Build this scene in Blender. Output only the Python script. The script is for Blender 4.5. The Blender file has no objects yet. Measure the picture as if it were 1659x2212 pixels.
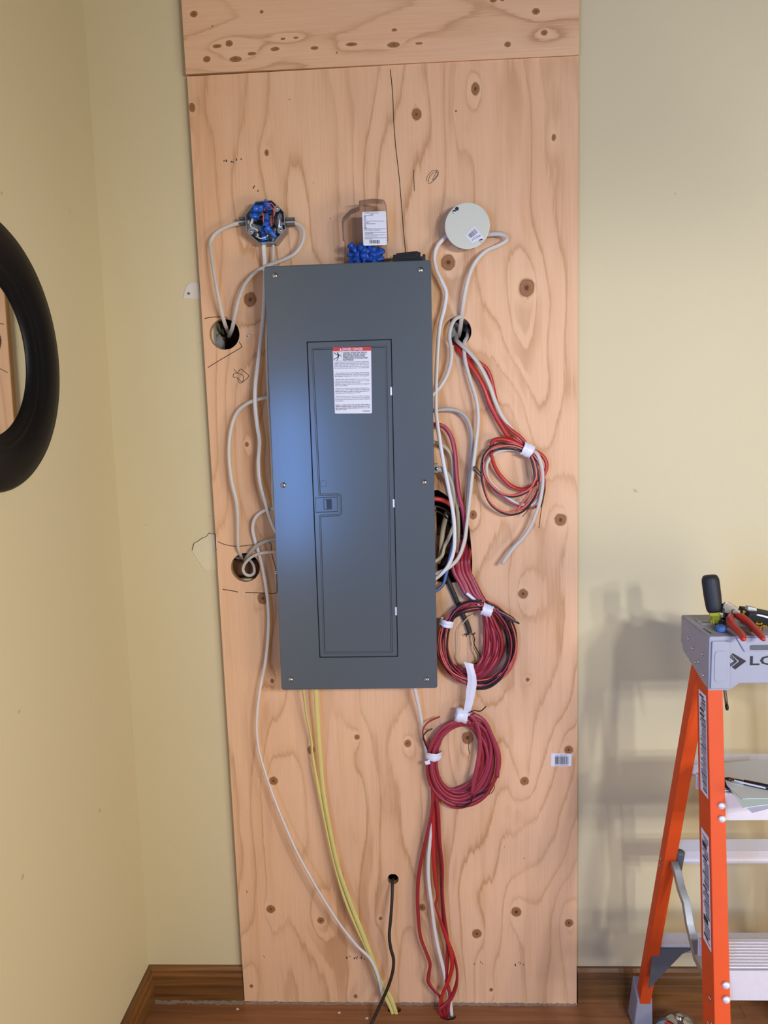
import bpy, bmesh, math, random
import numpy as np
from mathutils import Vector, Matrix
from mathutils.geometry import tessellate_polygon
random.seed(7); rng = np.random.default_rng(5)
sc = bpy.context.scene
COL = sc.collection
PI = math.pi

# ------------------------------------------------------------------ camera
CAM = np.array([0.5276185, -1.9017521, 1.6149025])
YAW, PITCH, ROLL, FPX = 0.0500315, -0.1294249, -0.0324830, 1626.55
IW, IH = 1659.0, 2212.0
_cy, _sy, _cp, _sp = math.cos(YAW), math.sin(YAW), math.cos(PITCH), math.sin(PITCH)
_f = np.array([-_sy*_cp, _cy*_cp, _sp]); _r = np.array([_cy, _sy, 0.0]); _u = np.cross(_r, _f)
_cr, _sr = math.cos(ROLL), math.sin(ROLL)
RIGHT = _cr*_r + _sr*_u; UP = -_sr*_r + _cr*_u; FWD = _f
cd = bpy.data.cameras.new('camera'); cam = bpy.data.objects.new('camera', cd); COL.objects.link(cam)
cam.matrix_world = Matrix([[RIGHT[i], UP[i], -FWD[i], CAM[i]] for i in range(3)] + [[0, 0, 0, 1]])
cd.sensor_fit = 'AUTO'; cd.sensor_width = 36.0; cd.lens = FPX/IH*36.0; cd.clip_start = 0.02
sc.camera = cam

# ------------------------------------------------------------------ world, exposure, window and fill light
w = bpy.data.worlds.new('world'); sc.world = w; w.use_nodes = True
w.node_tree.nodes['Background'].inputs[0].default_value = (0.55, 0.62, 0.75, 1)
w.node_tree.nodes['Background'].inputs[1].default_value = 0.15
sc.view_settings.view_transform = 'Standard'; sc.view_settings.look = 'None'
sc.view_settings.gamma = 1.0; sc.view_settings.use_curve_mapping = False
sc.view_settings.exposure = 0.0
ROOM_X1, ROOM_Y1, ROOM_H = 3.0, -3.5, 3.1
LW0, LWS = -0.2715, 0.0104                  # left wall: x = LW0 + LWS*z (a little out of plumb)
# openings: (axis position, lo, hi, z0, z1)
WIN_LEFT = (-3.35, -2.30, 0.84, 1.74)        # y0,y1,z0,z1 in the left wall
FILL_RIGHT = (-3.35, -1.95, 0.15, 1.15)         # y0,y1,z0,z1 in the right wall, opening added to brighten the left wall
SKY_LEFT, FILL_RIGHT_GLOW = ((0.15, 0.38, 1.0), 32.0), ((1.0, 0.90, 0.76), 13.0)   # left: blue daylight through the window; right: added warm fill light
BULB_POWER, BULB_COLOR = 30.0, (0.97, 1.0, 1.09)    # the hanging lamp behind the camera, built further down

# ------------------------------------------------------------------ pixel -> place helpers (rays met with known planes)
PLY = -0.018                                # front face of the plywood
def ray(px, py):
    d = FWD + RIGHT*((px-IW/2)/FPX) - UP*((py-IH/2)/FPX); return d
def atY(px, py, y):
    d = ray(px, py); t = (y-CAM[1])/d[1]; return CAM + d*t
def atX(px, py, x):
    d = ray(px, py); t = (x-CAM[0])/d[0]; return CAM + d*t
def atZ(px, py, z):
    d = ray(px, py); t = (z-CAM[2])/d[2]; return CAM + d*t
def V(px, py, d=0.0): return atY(px, py, PLY-d)

# ------------------------------------------------------------------ object helpers
def tag(o, label=None, cat=None, group=None, kind=None):
    if label: o['label'] = label
    if cat: o['category'] = cat
    if group: o['group'] = group
    if kind: o['kind'] = kind
    return o
def thing(name, label, cat, loc=(0, 0, 0), group=None):
    o = bpy.data.objects.new(name, None); COL.objects.link(o); o.location = loc; o.empty_display_size = 0.03
    return tag(o, label, cat, group)
def link(o, parent):
    COL.objects.link(o)
    if parent is not None:
        o.parent = parent; o.matrix_parent_inverse = Matrix.Translation(-parent.location)   # parts of an Empty keep their place
    return o
class MB:
    def __init__(s): s.v = []; s.f = []
    def add(s, v, f):
        n = len(s.v); s.v += [tuple(map(float, p)) for p in v]; s.f += [tuple(i+n for i in q) for q in f]; return s
    def box(s, x0, x1, y0, y1, z0, z1):
        v = [(x0, y0, z0), (x1, y0, z0), (x1, y1, z0), (x0, y1, z0), (x0, y0, z1), (x1, y0, z1), (x1, y1, z1), (x0, y1, z1)]
        return s.add(v, [(0, 3, 2, 1), (4, 5, 6, 7), (0, 1, 5, 4), (1, 2, 6, 5), (2, 3, 7, 6), (3, 0, 4, 7)])
    def hexa(s, v): # 8 corners, order as box
        return s.add(v, [(0, 3, 2, 1), (4, 5, 6, 7), (0, 1, 5, 4), (1, 2, 6, 5), (2, 3, 7, 6), (3, 0, 4, 7)])
    def prism(s, poly, off):
        """poly: list of 3D points; off: extrusion vector"""
        n = len(poly); off = np.array(off); P = [np.array(p, float) for p in poly]
        tris = tessellate_polygon([[Vector(p) for p in P]])
        v = P + [p+off for p in P]
        f = [tuple(t) for t in tris] + [tuple(i+n for i in reversed(t)) for t in tris]
        f += [(i, (i+1) % n, (i+1) % n+n, i+n) for i in range(n)]
        return s.add(v, f)
    def build(s, name, m, parent=None, smooth=False, bevel=0, seg=2, recalc=True):
        me = bpy.data.meshes.new(name); me.from_pydata(s.v, [], s.f); me.update()
        if recalc or bevel:
            bm = bmesh.new(); bm.from_mesh(me)
            if recalc: bmesh.ops.recalc_face_normals(bm, faces=bm.faces)
            bm.to_mesh(me); bm.free()
        if smooth: me.polygons.foreach_set('use_smooth', [True]*len(me.polygons))
        me.materials.append(M[m] if isinstance(m, str) else m)
        o = bpy.data.objects.new(name, me); link(o, parent)
        if bevel:
            b = o.modifiers.new('bevel', 'BEVEL'); b.width = bevel; b.segments = seg; b.limit_method = 'ANGLE'; b.angle_limit = math.radians(35)
            me.polygons.foreach_set('use_smooth', [True]*len(me.polygons))
            wn = o.modifiers.new('wn', 'WEIGHTED_NORMAL'); wn.keep_sharp = False
        return o
def spline(P, n=8, closed=False):
    P = [np.array(p, float) for p in P]; N = len(P); out = []
    for i in range(N if closed else N-1):
        if closed: a, b, c, d = P[(i-1) % N], P[i], P[(i+1) % N], P[(i+2) % N]
        else: a, b, c, d = P[max(i-1, 0)], P[i], P[i+1], P[min(i+2, N-1)]
        for k in range(n):
            t = k/n
            out.append(0.5*(2*b+(c-a)*t+(2*a-5*b+4*c-d)*t*t+(3*b-a-3*c+d)*t**3))
    if not closed: out.append(P[-1])
    return out
def tube(P, w, h=None, sides=8, twist=None, n=8, closed=False, caps=True, smooth=True):
    """swept ellipse: w across (in the wall plane), h out of the wall"""
    h = w if h is None else h
    pts = spline(P, n, closed) if n > 1 else [np.array(p, float) for p in P]
    N = len(pts); ref = np.array([0, -1.0, 0]); s_prev = None; V_ = []; F = []
    for i, p in enumerate(pts):
        if closed: t = pts[(i+1) % N]-pts[i-1]
        else: t = pts[min(i+1, N-1)]-pts[max(i-1, 0)]
        t = t/(np.linalg.norm(t)+1e-12)
        s = np.cross(t, ref); L = np.linalg.norm(s)
        if L < 0.35 and s_prev is not None:
            s = s_prev - t*np.dot(s_prev, t); L = np.linalg.norm(s)
        elif L < 1e-3: s = np.array([1.0, 0, 0]); L = 1
        s = s/L
        if s_prev is not None and np.dot(s, s_prev) < 0: s = -s
        s_prev = s; nn = np.cross(s, t)
        a = twist(i/max(N-1, 1)) if twist else 0.0
        s2 = s*math.cos(a)+nn*math.sin(a); n2 = -s*math.sin(a)+nn*math.cos(a)
        for k in range(sides):
            q = 2*PI*(k+0.5)/sides
            V_.append(p + s2*(w/2*math.cos(q)) + n2*(h/2*math.sin(q)))
    for i in range(N if closed else N-1):
        j = (i+1) % N
        for k in range(sides):
            F.append((i*sides+k, i*sides+(k+1) % sides, j*sides+(k+1) % sides, j*sides+k))
    if not closed and caps:
        F.append(tuple(range(sides-1, -1, -1))); F.append(tuple((N-1)*sides+k for k in range(sides)))
    return V_, F
def tube_obj(name, m, P, w, h=None, parent=None, sides=8, twist=None, n=8, closed=False):
    return MB().add(*tube(P, w, h, sides, twist, n, closed)).build(name, m, parent, smooth=True)
def lathe(profile, origin, axis, sides=20, caps=True):
    """profile: list of (radius, distance along axis)"""
    ax = np.array(axis, float); ax /= np.linalg.norm(ax)
    a = np.cross(ax, [0.3, 0.2, 0.93]); a /= np.linalg.norm(a); b = np.cross(ax, a); o = np.array(origin, float)
    v = []; f = []
    for r, d in profile:
        for k in range(sides):
            q = 2*PI*k/sides; v.append(o+ax*d+(a*math.cos(q)+b*math.sin(q))*r)
    n = len(profile)
    for i in range(n-1):
        for k in range(sides):
            f.append((i*sides+k, i*sides+(k+1) % sides, (i+1)*sides+(k+1) % sides, (i+1)*sides+k))
    if caps: f.append(tuple(range(sides-1, -1, -1))); f.append(tuple((n-1)*sides+k for k in range(sides)))
    return v, f
def text_obj(name, s, origin, u, v, size, m, parent, bold=0.0, align='LEFT', width=None, spacing=1.0):
    """flat lettering: baseline start at origin, along u, upwards v, lying on a surface"""
    c = bpy.data.curves.new(name, 'FONT'); c.body = s; c.size = 1.0; c.offset = bold; c.align_x = align
    c.resolution_u = 2; c.space_line = spacing
    t = bpy.data.objects.new(name, c); COL.objects.link(t)
    bpy.context.view_layer.update()
    dg = bpy.context.evaluated_depsgraph_get(); me = bpy.data.meshes.new_from_object(t.evaluated_get(dg))
    bpy.data.objects.remove(t); bpy.data.curves.remove(c)
    u = np.array(u, float); u /= np.linalg.norm(u); v = np.array(v, float); v -= u*np.dot(u, v); v /= np.linalg.norm(v)
    xs = [q.co.x for q in me.vertices]; sx = size
    if width and xs: sx = width/(max(xs)-min(xs))
    for q in me.vertices:
        p = np.array(origin)+u*(q.co.x*sx)+v*(q.co.y*size); q.co = p
    me.update(); me.materials.clear(); me.materials.append(M[m])
    return link(bpy.data.objects.new(name, me), parent)

# ------------------------------------------------------------------ materials
M = {}
def lin(c):
    if isinstance(c, str):
        c = c.lstrip('#'); c = [int(c[i:i+2], 16)/255 for i in (0, 2, 4)]
    return tuple(((x/12.92) if x <= 0.04045 else ((x+0.055)/1.055)**2.4) for x in c[:3]) + (1.0,)
class NT:
    def __init__(s, name):
        m = bpy.data.materials.new(name); m.use_nodes = True; s.m = m; s.t = m.node_tree; s.n = s.t.nodes
        s.b = s.n['Principled BSDF']; M[name] = m
    def node(s, t, **kw):
        n = s.n.new(t)
        for k, v in kw.items(): setattr(n, k, v)
        return n
    def set(s, sock, val):
        if isinstance(val, bpy.types.NodeSocket): s.t.links.new(val, sock)
        elif val is not None: sock.default_value = val
    def math(s, op, a, b=None, c=None, clamp=False):
        n = s.node('ShaderNodeMath', operation=op, use_clamp=clamp); s.set(n.inputs[0], a)
        if b is not None: s.set(n.inputs[1], b)
        if c is not None: s.set(n.inputs[2], c)
        return n.outputs[0]
    def coord(s, scale=(1, 1, 1), kind='Object', loc=(0, 0, 0), rot=(0, 0, 0)):
        c = s.node('ShaderNodeTexCoord'); mp = s.node('ShaderNodeMapping')
        s.t.links.new(c.outputs[kind], mp.inputs[0]); mp.inputs['Scale'].default_value = scale
        mp.inputs['Location'].default_value = loc; mp.inputs['Rotation'].default_value = rot
        return mp.outputs[0]
    def noise(s, vec, scale=1.0, detail=3.0, rough=0.5, dist=0.0):
        n = s.node('ShaderNodeTexNoise'); s.set(n.inputs['Vector'], vec); n.inputs['Scale'].default_value = scale
        n.inputs['Detail'].default_value = detail; n.inputs['Roughness'].default_value = rough; n.inputs['Distortion'].default_value = dist
        return n.outputs[0]
    def ramp(s, fac, stops, interp='LINEAR'):
        n = s.node('ShaderNodeValToRGB'); n.color_ramp.interpolation = interp; e = n.color_ramp.elements
        while len(e) < len(stops): e.new(0.5)
        for i, (p, c) in enumerate(stops):
            e[i].position = p; e[i].color = (c, c, c, 1) if isinstance(c, (int, float)) else c
        s.set(n.inputs[0], fac); return n.outputs[0]
    def mix(s, fac, a, b, mode='MIX'):
        n = s.node('ShaderNodeMix', data_type='RGBA', blend_type=mode); s.set(n.inputs[0], fac); s.set(n.inputs[6], a); s.set(n.inputs[7], b)
        return n.outputs[2]
    def attr(s, name):
        n = s.node('ShaderNodeAttribute'); n.attribute_name = name; return n.outputs['Fac']
    def bump(s, h, strength=0.2, dist=0.001):
        n = s.node('ShaderNodeBump'); n.inputs['Strength'].default_value = strength; n.inputs['Distance'].default_value = dist
        s.set(n.inputs['Height'], h); s.t.links.new(n.outputs[0], s.b.inputs['Normal'])
    def fin(s, col=None, rough=0.5, metal=0.0, spec=0.5, coat=0.0):
        if col is not None: s.set(s.b.inputs['Base Color'], col)
        s.set(s.b.inputs['Roughness'], rough); s.b.inputs['Metallic'].default_value = metal
        s.b.inputs['Specular IOR Level'].default_value = spec; s.b.inputs['Coat Weight'].default_value = coat
        return s.m
def simple(name, col, rough=0.5, metal=0.0, spec=0.5, var=0.12, scale=60, bump=0.0, coat=0.0):
    """plain stuff with a little mottling of its own colour"""
    t = NT(name); c = lin(col); d = tuple(x*(1-var) for x in c[:3])+(1,); e = tuple(min(1, x*(1+var)) for x in c[:3])+(1,)
    n = t.noise(t.coord(), scale, 4)
    col_ = t.mix(n, d, e)
    if bump: t.bump(n, bump, 0.0006)
    return t.fin(col_, rough, metal, spec, coat)
def grain_wood(name, light, dark, axis, rough=0.4, sx=9, sy=90, coat=0.0, contrast=1.0):
    t = NT(name); sc_ = [sy, sy, sy]; sc_[axis] = sx*0.35
    v = t.coord(tuple(sc_)); n1 = t.noise(v, 0.6, 5, 0.6, 0.6); n2 = t.noise(v, 3.0, 3, 0.6)
    f = t.math('ADD', t.math('MULTIPLY', n1, 0.75), t.math('MULTIPLY', n2, 0.25))
    c = t.ramp(f, [(0.36, lin(dark)), (0.5, t_mid(light, dark)), (0.62, lin(light))])
    oi = t.node('ShaderNodeObjectInfo'); c2 = t.mix(t.math('MULTIPLY', oi.outputs['Random'], 0.35), c, t_mid(light, dark))
    t.bump(f, 0.15, 0.0008)
    return t.fin(c2, rough, 0, 0.5, coat)
def t_mid(a, b):
    a, b = lin(a), lin(b); return tuple((x+y)/2 for x, y in zip(a, b))
# wall paint
def paint(name, col):
    t = NT(name); c = lin(col)
    n = t.noise(t.coord(), 1.7, 3); n2 = t.noise(t.coord(), 140, 3)
    a = tuple(x*0.965 for x in c[:3])+(1,); b = tuple(min(1, x*1.03) for x in c[:3])+(1,)
    t.bump(n2, 0.12, 0.0008)
    m = t.mix(n, a, b)
    # small scuffs
    sp = t.noise(t.coord((1, 1, 1.6)), 23, 2); sp = t.ramp(sp, [(0.745, 0.0), (0.78, 1.0)])
    m = t.mix(t.math('MULTIPLY', sp, 0.5), m, lin('#8d8263'))
    return t.fin(m, 0.62, 0, 0.35)
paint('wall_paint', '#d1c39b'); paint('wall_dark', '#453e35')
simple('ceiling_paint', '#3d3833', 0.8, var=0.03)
simple('window_white', '#e6e6e2', 0.4, var=0.03)
def plywood_mat(name, along):
    """veneer: growth-ring figure from the 'ring' field of the sheet, knots from 'knot'; along = axis of the grain"""
    t = NT(name)
    def vec(a, b):
        s = [a, 1, a]; s[along] = b; return t.coord(tuple(s))
    feather = t.math('SUBTRACT', t.noise(vec(70, 5), 1, 4, 0.65), 0.5)
    fine = t.math('SUBTRACT', t.noise(vec(420, 14), 1, 3, 0.6), 0.5)
    ring = t.math('ADD', t.attr('ring'), t.math('ADD', t.math('MULTIPLY', feather, 0.46), t.math('MULTIPLY', fine, 0.14)))
    fr = t.math('FRACT', ring)
    band = t.ramp(fr, [(0.0, 0.62), (0.04, 0.16), (0.12, 0.0), (0.62, 0.0), (0.84, 0.18), (0.955, 0.72), (1.0, 0.86)])
    strength = t.ramp(t.noise(vec(5, 1.3), 1, 2), [(0.33, 0.18), (0.66, 1.0)])
    band = t.math('MULTIPLY', band, strength)
    patch = t.math('MULTIPLY', t.ramp(t.noise(vec(6, 1.5), 1, 3), [(0.56, 0.0), (0.66, 1.0)]), t.ramp(fr, [(0.0, 0.35), (0.06, 0.0), (0.30, 0.0), (0.42, 0.55), (1.0, 0.75)]))
    band = t.math('MAXIMUM', band, patch)
    tone = t.noise(vec(7, 1.6), 1, 3)
    base = t.mix(tone, lin('#eac19b'), lin('#dfae82'))
    base = t.mix(t.ramp(t.noise(vec(240, 6), 1, 3, 0.7), [(0.35, 0.0), (0.75, 0.28)]), base, lin('#c4946a'))
    late = lin('#ad7a4a')
    streak = t.ramp(t.noise(vec(34, 1.1), 1, 4, 0.6), [(0.50, 0.0), (0.75, 0.34)])
    base = t.mix(streak, base, lin('#c98f60'))
    c = t.mix(t.math('MULTIPLY', band, 0.86), base, late)
    k = t.math('ADD', t.attr('knot'), t.math('MULTIPLY', t.math('SUBTRACT', t.noise(t.coord((1, 1, 1)), 90, 3), 0.5), 0.35))
    halo = t.ramp(t.math('DIVIDE', k, 4.0), [(0.25, 0.0), (0.30, 0.55), (0.55, 0.0)])
    c = t.mix(halo, c, lin('#e4ba90'))
    kr = t.math('SINE', t.math('MULTIPLY', k, 22.0))
    kcol = t.mix(t.math('MULTIPLY_ADD', kr, 0.5, 0.5), lin('#8a5f38'), lin('#a37146'))
    kcol = t.mix(t.ramp(k, [(0.12, 1.0), (0.42, 0.0)]), kcol, lin('#553016'))
    c = t.mix(t.ramp(k, [(0.80, 1.0), (1.02, 0.0)]), c, t.mix(t.ramp(k, [(0.62, 0.0), (0.86, 0.5)]), kcol, lin('#74492a')))
    pt = t.ramp(t.noise(vec(60, 38), 1, 2, 0.5), [(0.765, 0.0), (0.785, 1.0)])
    c = t.mix(t.math('MULTIPLY', pt, 0.7), c, lin('#5b3216'))
    t.bump(t.math('ADD', t.math('MULTIPLY', feather, 1.2), t.math('MULTIPLY', band, -0.4)), 0.22, 0.0006)
    return t.fin(c, 0.60, 0, 0.30)
plywood_mat('plywood_upright', 2); plywood_mat('plywood_level', 0)
simple('plywood_edge', '#b88f63', 0.8, var=0.25, scale=180)
grain_wood('baseboard_wood', '#8a5c2c', '#472a10', 0, 0.42, 7, 95, 0.1)
grain_wood('baseboard_wood_y', '#8a5c2c', '#472a10', 1, 0.42, 7, 95, 0.1)
grain_wood('floor_wood', '#a06d46', '#774a2a', 0, 0.42, 8, 60, 0.05)
simple('dust', '#857261', 0.95, var=0.3, scale=120, bump=0.4)
simple('cavity', '#3a2415', 0.95, var=0.5, scale=30)
simple('lath', '#6a4526', 0.9, var=0.3, scale=40)
simple('plaster', '#87837a', 0.95, var=0.25, scale=60, bump=0.8)  # grey darkened for the shadow inside the holes
simple('drywall', '#d5cdc0', 0.95, var=0.06, scale=50, bump=0.2)
simple('drywall_cream', '#d6caa6', 0.8, var=0.06)
simple('shadow_gap', '#2a1c10', 0.9)
simple('panel_grey', '#545b60', 0.22, 0.0, 0.55, var=0.02, scale=300)
simple('panel_box', '#666c74', 0.5, 0.0, 0.5, var=0.03)
simple('latch_dark', '#1f242c', 0.4)
simple('zinc', '#c9ccd2', 0.22, 1.0, var=0.08, scale=200)
simple('galvanized', '#a9acae', 0.42, 1.0, var=0.15, scale=120)
simple('aluminium', '#dcd8da', 0.42, 0.35, var=0.05, scale=90)
simple('steel_dark', '#8a857c', 0.38, 0.9, var=0.12, scale=150)
simple('chrome', '#cfd4d8', 0.10, 1.0, var=0.05)
simple('brass', '#c8963c', 0.25, 1.0, var=0.15)
simple('label_white', '#dcdde6', 0.45, var=0.02)
simple('label_red', '#c2332b', 0.45, var=0.04)
simple('ink', '#17171c', 0.6, var=0.05)
simple('ink_grey', '#5a5d68', 0.6, var=0.05)
simple('ink_blue', '#3a3f86', 0.6, var=0.05)
simple('pencil', '#4a2f1c', 0.8, var=0.2, scale=200)
simple('jacket_white', '#c6bdb1', 0.42, var=0.05, scale=70)
simple('jacket_bright', '#d8d2cd', 0.38, var=0.04, scale=70)
simple('jacket_beige', '#b3a78d', 0.5, var=0.10, scale=60)
simple('jacket_grey', '#a7a19a', 0.5, var=0.08, scale=60)
simple('jacket_yellow', '#d3c675', 0.42, var=0.08, scale=50)
simple('jacket_red', '#97262d', 0.40, var=0.12, scale=40)
simple('jacket_crimson', '#9c3346', 0.38, var=0.12, scale=40)
simple('jacket_bright_red', '#b3261f', 0.40, var=0.10, scale=40)
simple('wire_pink', '#d4635c', 0.38, var=0.08, scale=60)
simple('wire_black', '#16130f', 0.42, var=0.2, scale=60)
simple('wire_white', '#dcd8d0', 0.40, var=0.05)
simple('wire_blue', '#3b5c94', 0.4, var=0.1)
simple('wire_cream', '#cdb184', 0.5, var=0.1)
simple('copper', '#6b4220', 0.4, 0.6, var=0.2)
simple('cable_black', '#2b211a', 0.6, var=0.25, scale=80, bump=0.3)
simple('tape_white', '#e2e2ee', 0.38, var=0.03, scale=40)
simple('connector_blue', '#2a62c2', 0.35, var=0.10, scale=60)
simple('breaker_black', '#191919', 0.6, 0, 0.25, var=0.15, scale=150, bump=0.1)
simple('cover_cream', '#c9cabb', 0.38, var=0.015)
simple('rubber_grey', '#55575a', 0.7, var=0.1)
simple('mirror_frame', '#08080a', 0.45, 0, 0.22, var=0.3, scale=80)
t = NT('mirror_glass'); t.fin(lin('#e4e2da'), 0.03, 1.0)
simple('ladder_orange', '#d04a17', 0.55, 0, 0.25, var=0.06, scale=25)
simple('cap_grey', '#96969f', 0.5, var=0.03, scale=120, bump=0.15)
simple('boot_grey', '#8f8e96', 0.6, var=0.06)
simple('handle_black', '#1b1c20', 0.6, var=0.2, scale=300, bump=0.4)
simple('handle_red', '#b02a20', 0.4, var=0.06)
simple('plastic_black', '#121214', 0.45, var=0.1)
simple('paper', '#cfd0c2', 0.8, var=0.04)
simple('paper_mint', '#cfe0d2', 0.8, var=0.03)
simple('paper_lilac', '#d6d3e4', 0.8, var=0.03)
t = NT('amber_plastic'); t.b.inputs['Transmission Weight'].default_value = 0.75; t.fin(lin('#c9cf4a'), 0.1); t.b.inputs['IOR'].default_value = 1.4
t = NT('clear_plastic')
tr = t.node('ShaderNodeBsdfTransparent'); tr.inputs[0].default_value = (0.88, 0.87, 0.88, 1)
gl = t.node('ShaderNodeBsdfGlossy'); gl.inputs['Roughness'].default_value = 0.12
fr_ = t.node('ShaderNodeFresnel'); fr_.inputs[0].default_value = 1.5
mx = t.node('ShaderNodeMixShader'); t.t.links.new(t.math('MULTIPLY', fr_.outputs[0], 0.8), mx.inputs[0])
t.t.links.new(tr.outputs[0], mx.inputs[1]); t.t.links.new(gl.outputs[0], mx.inputs[2])
t.t.links.new(mx.outputs[0], t.n['Material Output'].inputs[0])

# ------------------------------------------------------------------ the room
def struct(mb, name, m, parent=None, bevel=0, smooth=False):
    o = mb.build(name, m, parent, bevel=bevel, smooth=smooth); o['kind'] = 'structure'; return o
PX0, PX1, PZ1 = 0.0, 0.9157, 2.4238          # lower plywood sheet
CAV = (0.02, 0.895, 0.015, 2.36)             # opened-up stretch of wall behind the plywood
b = MB()
b.box(-0.55, CAV[0], 0, 0.11, -0.03, ROOM_H); b.box(CAV[1], ROOM_X1, 0, 0.11, -0.03, ROOM_H)
b.box(CAV[0], CAV[1], 0, 0.11, CAV[3], ROOM_H); b.box(CAV[0], CAV[1], 0, 0.11, -0.03, CAV[2])
wall_back = struct(b, 'wall_back', 'wall_paint')
cav = MB().box(CAV[0]-.02, CAV[1]+.02, 0.11, 0.14, -0.03, CAV[3]+.03).build('cavity_back', 'cavity', wall_back)
def lw(z): return LW0+LWS*z
def left_slab(b, y0, y1, z0, z1):
    b.hexa([(lw(z0)-.12, y0, z0), (lw(z0), y0, z0), (lw(z0), y1, z0), (lw(z0)-.12, y1, z0),
            (lw(z1)-.12, y0, z1), (lw(z1), y0, z1), (lw(z1), y1, z1), (lw(z1)-.12, y1, z1)])
b = MB(); y0, y1, z0, z1 = WIN_LEFT
left_slab(b, y1, 0.02, -.03, ROOM_H); left_slab(b, ROOM_Y1, y0, -.03, ROOM_H); left_slab(b, y0, y1, -.03, z0); left_slab(b, y0, y1, z1, ROOM_H)
struct(b, 'wall_left', 'wall_paint')
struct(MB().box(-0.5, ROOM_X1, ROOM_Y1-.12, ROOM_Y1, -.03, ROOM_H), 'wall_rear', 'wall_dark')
b = MB(); y0, y1, z0, z1 = FILL_RIGHT
for a in ((ROOM_Y1-.12, y0, -.03, ROOM_H), (y1, 0.11, -.03, ROOM_H), (y0, y1, -.03, z0), (y0, y1, z1, ROOM_H)): b.box(ROOM_X1, ROOM_X1+.12, *a)
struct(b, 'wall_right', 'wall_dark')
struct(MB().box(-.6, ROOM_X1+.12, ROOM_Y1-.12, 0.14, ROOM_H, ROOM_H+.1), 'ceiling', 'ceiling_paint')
# left window and added right fill window, bright panes (openings behind the camera)
def bright_pane(name, sky):
    t = NT(name); e = t.node('ShaderNodeEmission'); e.inputs[0].default_value = sky[0]+(1,); e.inputs[1].default_value = sky[1]
    t.t.links.new(e.outputs[0], t.n['Material Output'].inputs[0])
bright_pane('sky_left', SKY_LEFT); bright_pane('fill_right_glow', FILL_RIGHT_GLOW)
b = MB(); y0, y1, z0, z1 = FILL_RIGHT; xw = ROOM_X1
b.box(xw-.02, xw, y0-.07, y0, z0-.07, z1+.07); b.box(xw-.02, xw, y1, y1+.07, z0-.07, z1+.07)
b.box(xw-.02, xw, y0, y1, z1, z1+.07); b.box(xw-.04, xw, y0, y1, z0-.07, z0)
w3 = struct(b, 'added_fill_window', 'window_white')  # unseen window added to fill the left wall with warm light
MB().add([(xw+.01, y0, z0), (xw+.01, y1, z0), (xw+.01, y1, z1), (xw+.01, y0, z1)], [(0, 1, 2, 3)]).build('pane', 'fill_right_glow', w3)
MB().box(xw-.012, xw+.008, (y0+y1)/2-.02, (y0+y1)/2+.02, z0, z1).build('fill_muntin', 'window_white', w3)
b = MB(); y0, y1, z0, z1 = WIN_LEFT; xw = lw(1.2)
b.box(xw, xw+.012, y0-.07, y0, z0-.07, z1+.07); b.box(xw, xw+.012, y1, y1+.07, z0-.07, z1+.07)
b.box(xw, xw+.012, y0, y1, z1, z1+.07); b.box(xw, xw+.03, y0, y1, z0-.07, z0)
w3 = struct(b, 'window_1', 'window_white')
MB().add([(xw+.002, y0, z0), (xw+.002, y1, z0), (xw+.002, y1, z1), (xw+.002, y0, z1)], [(0, 1, 2, 3)]).build('pane', 'sky_left', w3)

# ------------------------------------------------------------------ hanging lamp behind the camera (its five bulbs light the wall)
t = NT('bulb_glass'); e = t.node('ShaderNodeEmission'); e.inputs[0].default_value = BULB_COLOR+(1,); e.inputs[1].default_value = 4.0
t.t.links.new(e.outputs[0], t.n['Material Output'].inputs[0])
simple('lamp_metal', '#3a332c', 0.4, 0.7)
HX, HY, HZ = 1.60, -2.45, 1.86
ch = thing('hanging_lamp', 'dark metal hanging lamp with five bulbs, behind the camera', 'lamp', (HX, HY, HZ+.12))
MB().add(*lathe([(.02, 0), (.035, .03), (.02, .08), (.008, .10), (.008, ROOM_H-HZ-.16), (.06, ROOM_H-HZ-.15), (.06, ROOM_H-HZ-.122)], (HX, HY, HZ+.12), (0, 0, 1), 16)).build('stem', 'lamp_metal', ch, smooth=True)
for k in range(5):
    a = 2*PI*k/5+.25; c = np.array([HX+.27*math.cos(a), HY+.27*math.sin(a), HZ])
    tube_obj('arm', 'lamp_metal', [(HX, HY, HZ+.15), (HX+.14*math.cos(a), HY+.14*math.sin(a), HZ+.10), (c[0], c[1], HZ+.09)], .012, .012, ch, 8)
    MB().add(*lathe([(.018, .05), (.022, .07), (.012, .095)], c, (0, 0, 1), 14)).build('socket', 'lamp_metal', ch)
    MB().add(*lathe([(.016, .085), (.045, .066), (.074, .029)], c, (0, 0, 1), 24, caps=False)).build('added_shade', 'lamp_metal', ch, smooth=True)  # unseen lampshades added to dim the upper walls
    l = bpy.data.lights.new('bulb_light', 'POINT'); l.energy = BULB_POWER; l.color = BULB_COLOR; l.shadow_soft_size = .035
    lo = bpy.data.objects.new('bulb_light', l); COL.objects.link(lo); lo.parent = ch; lo.matrix_parent_inverse = Matrix.Translation(-ch.location); lo.location = c

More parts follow.
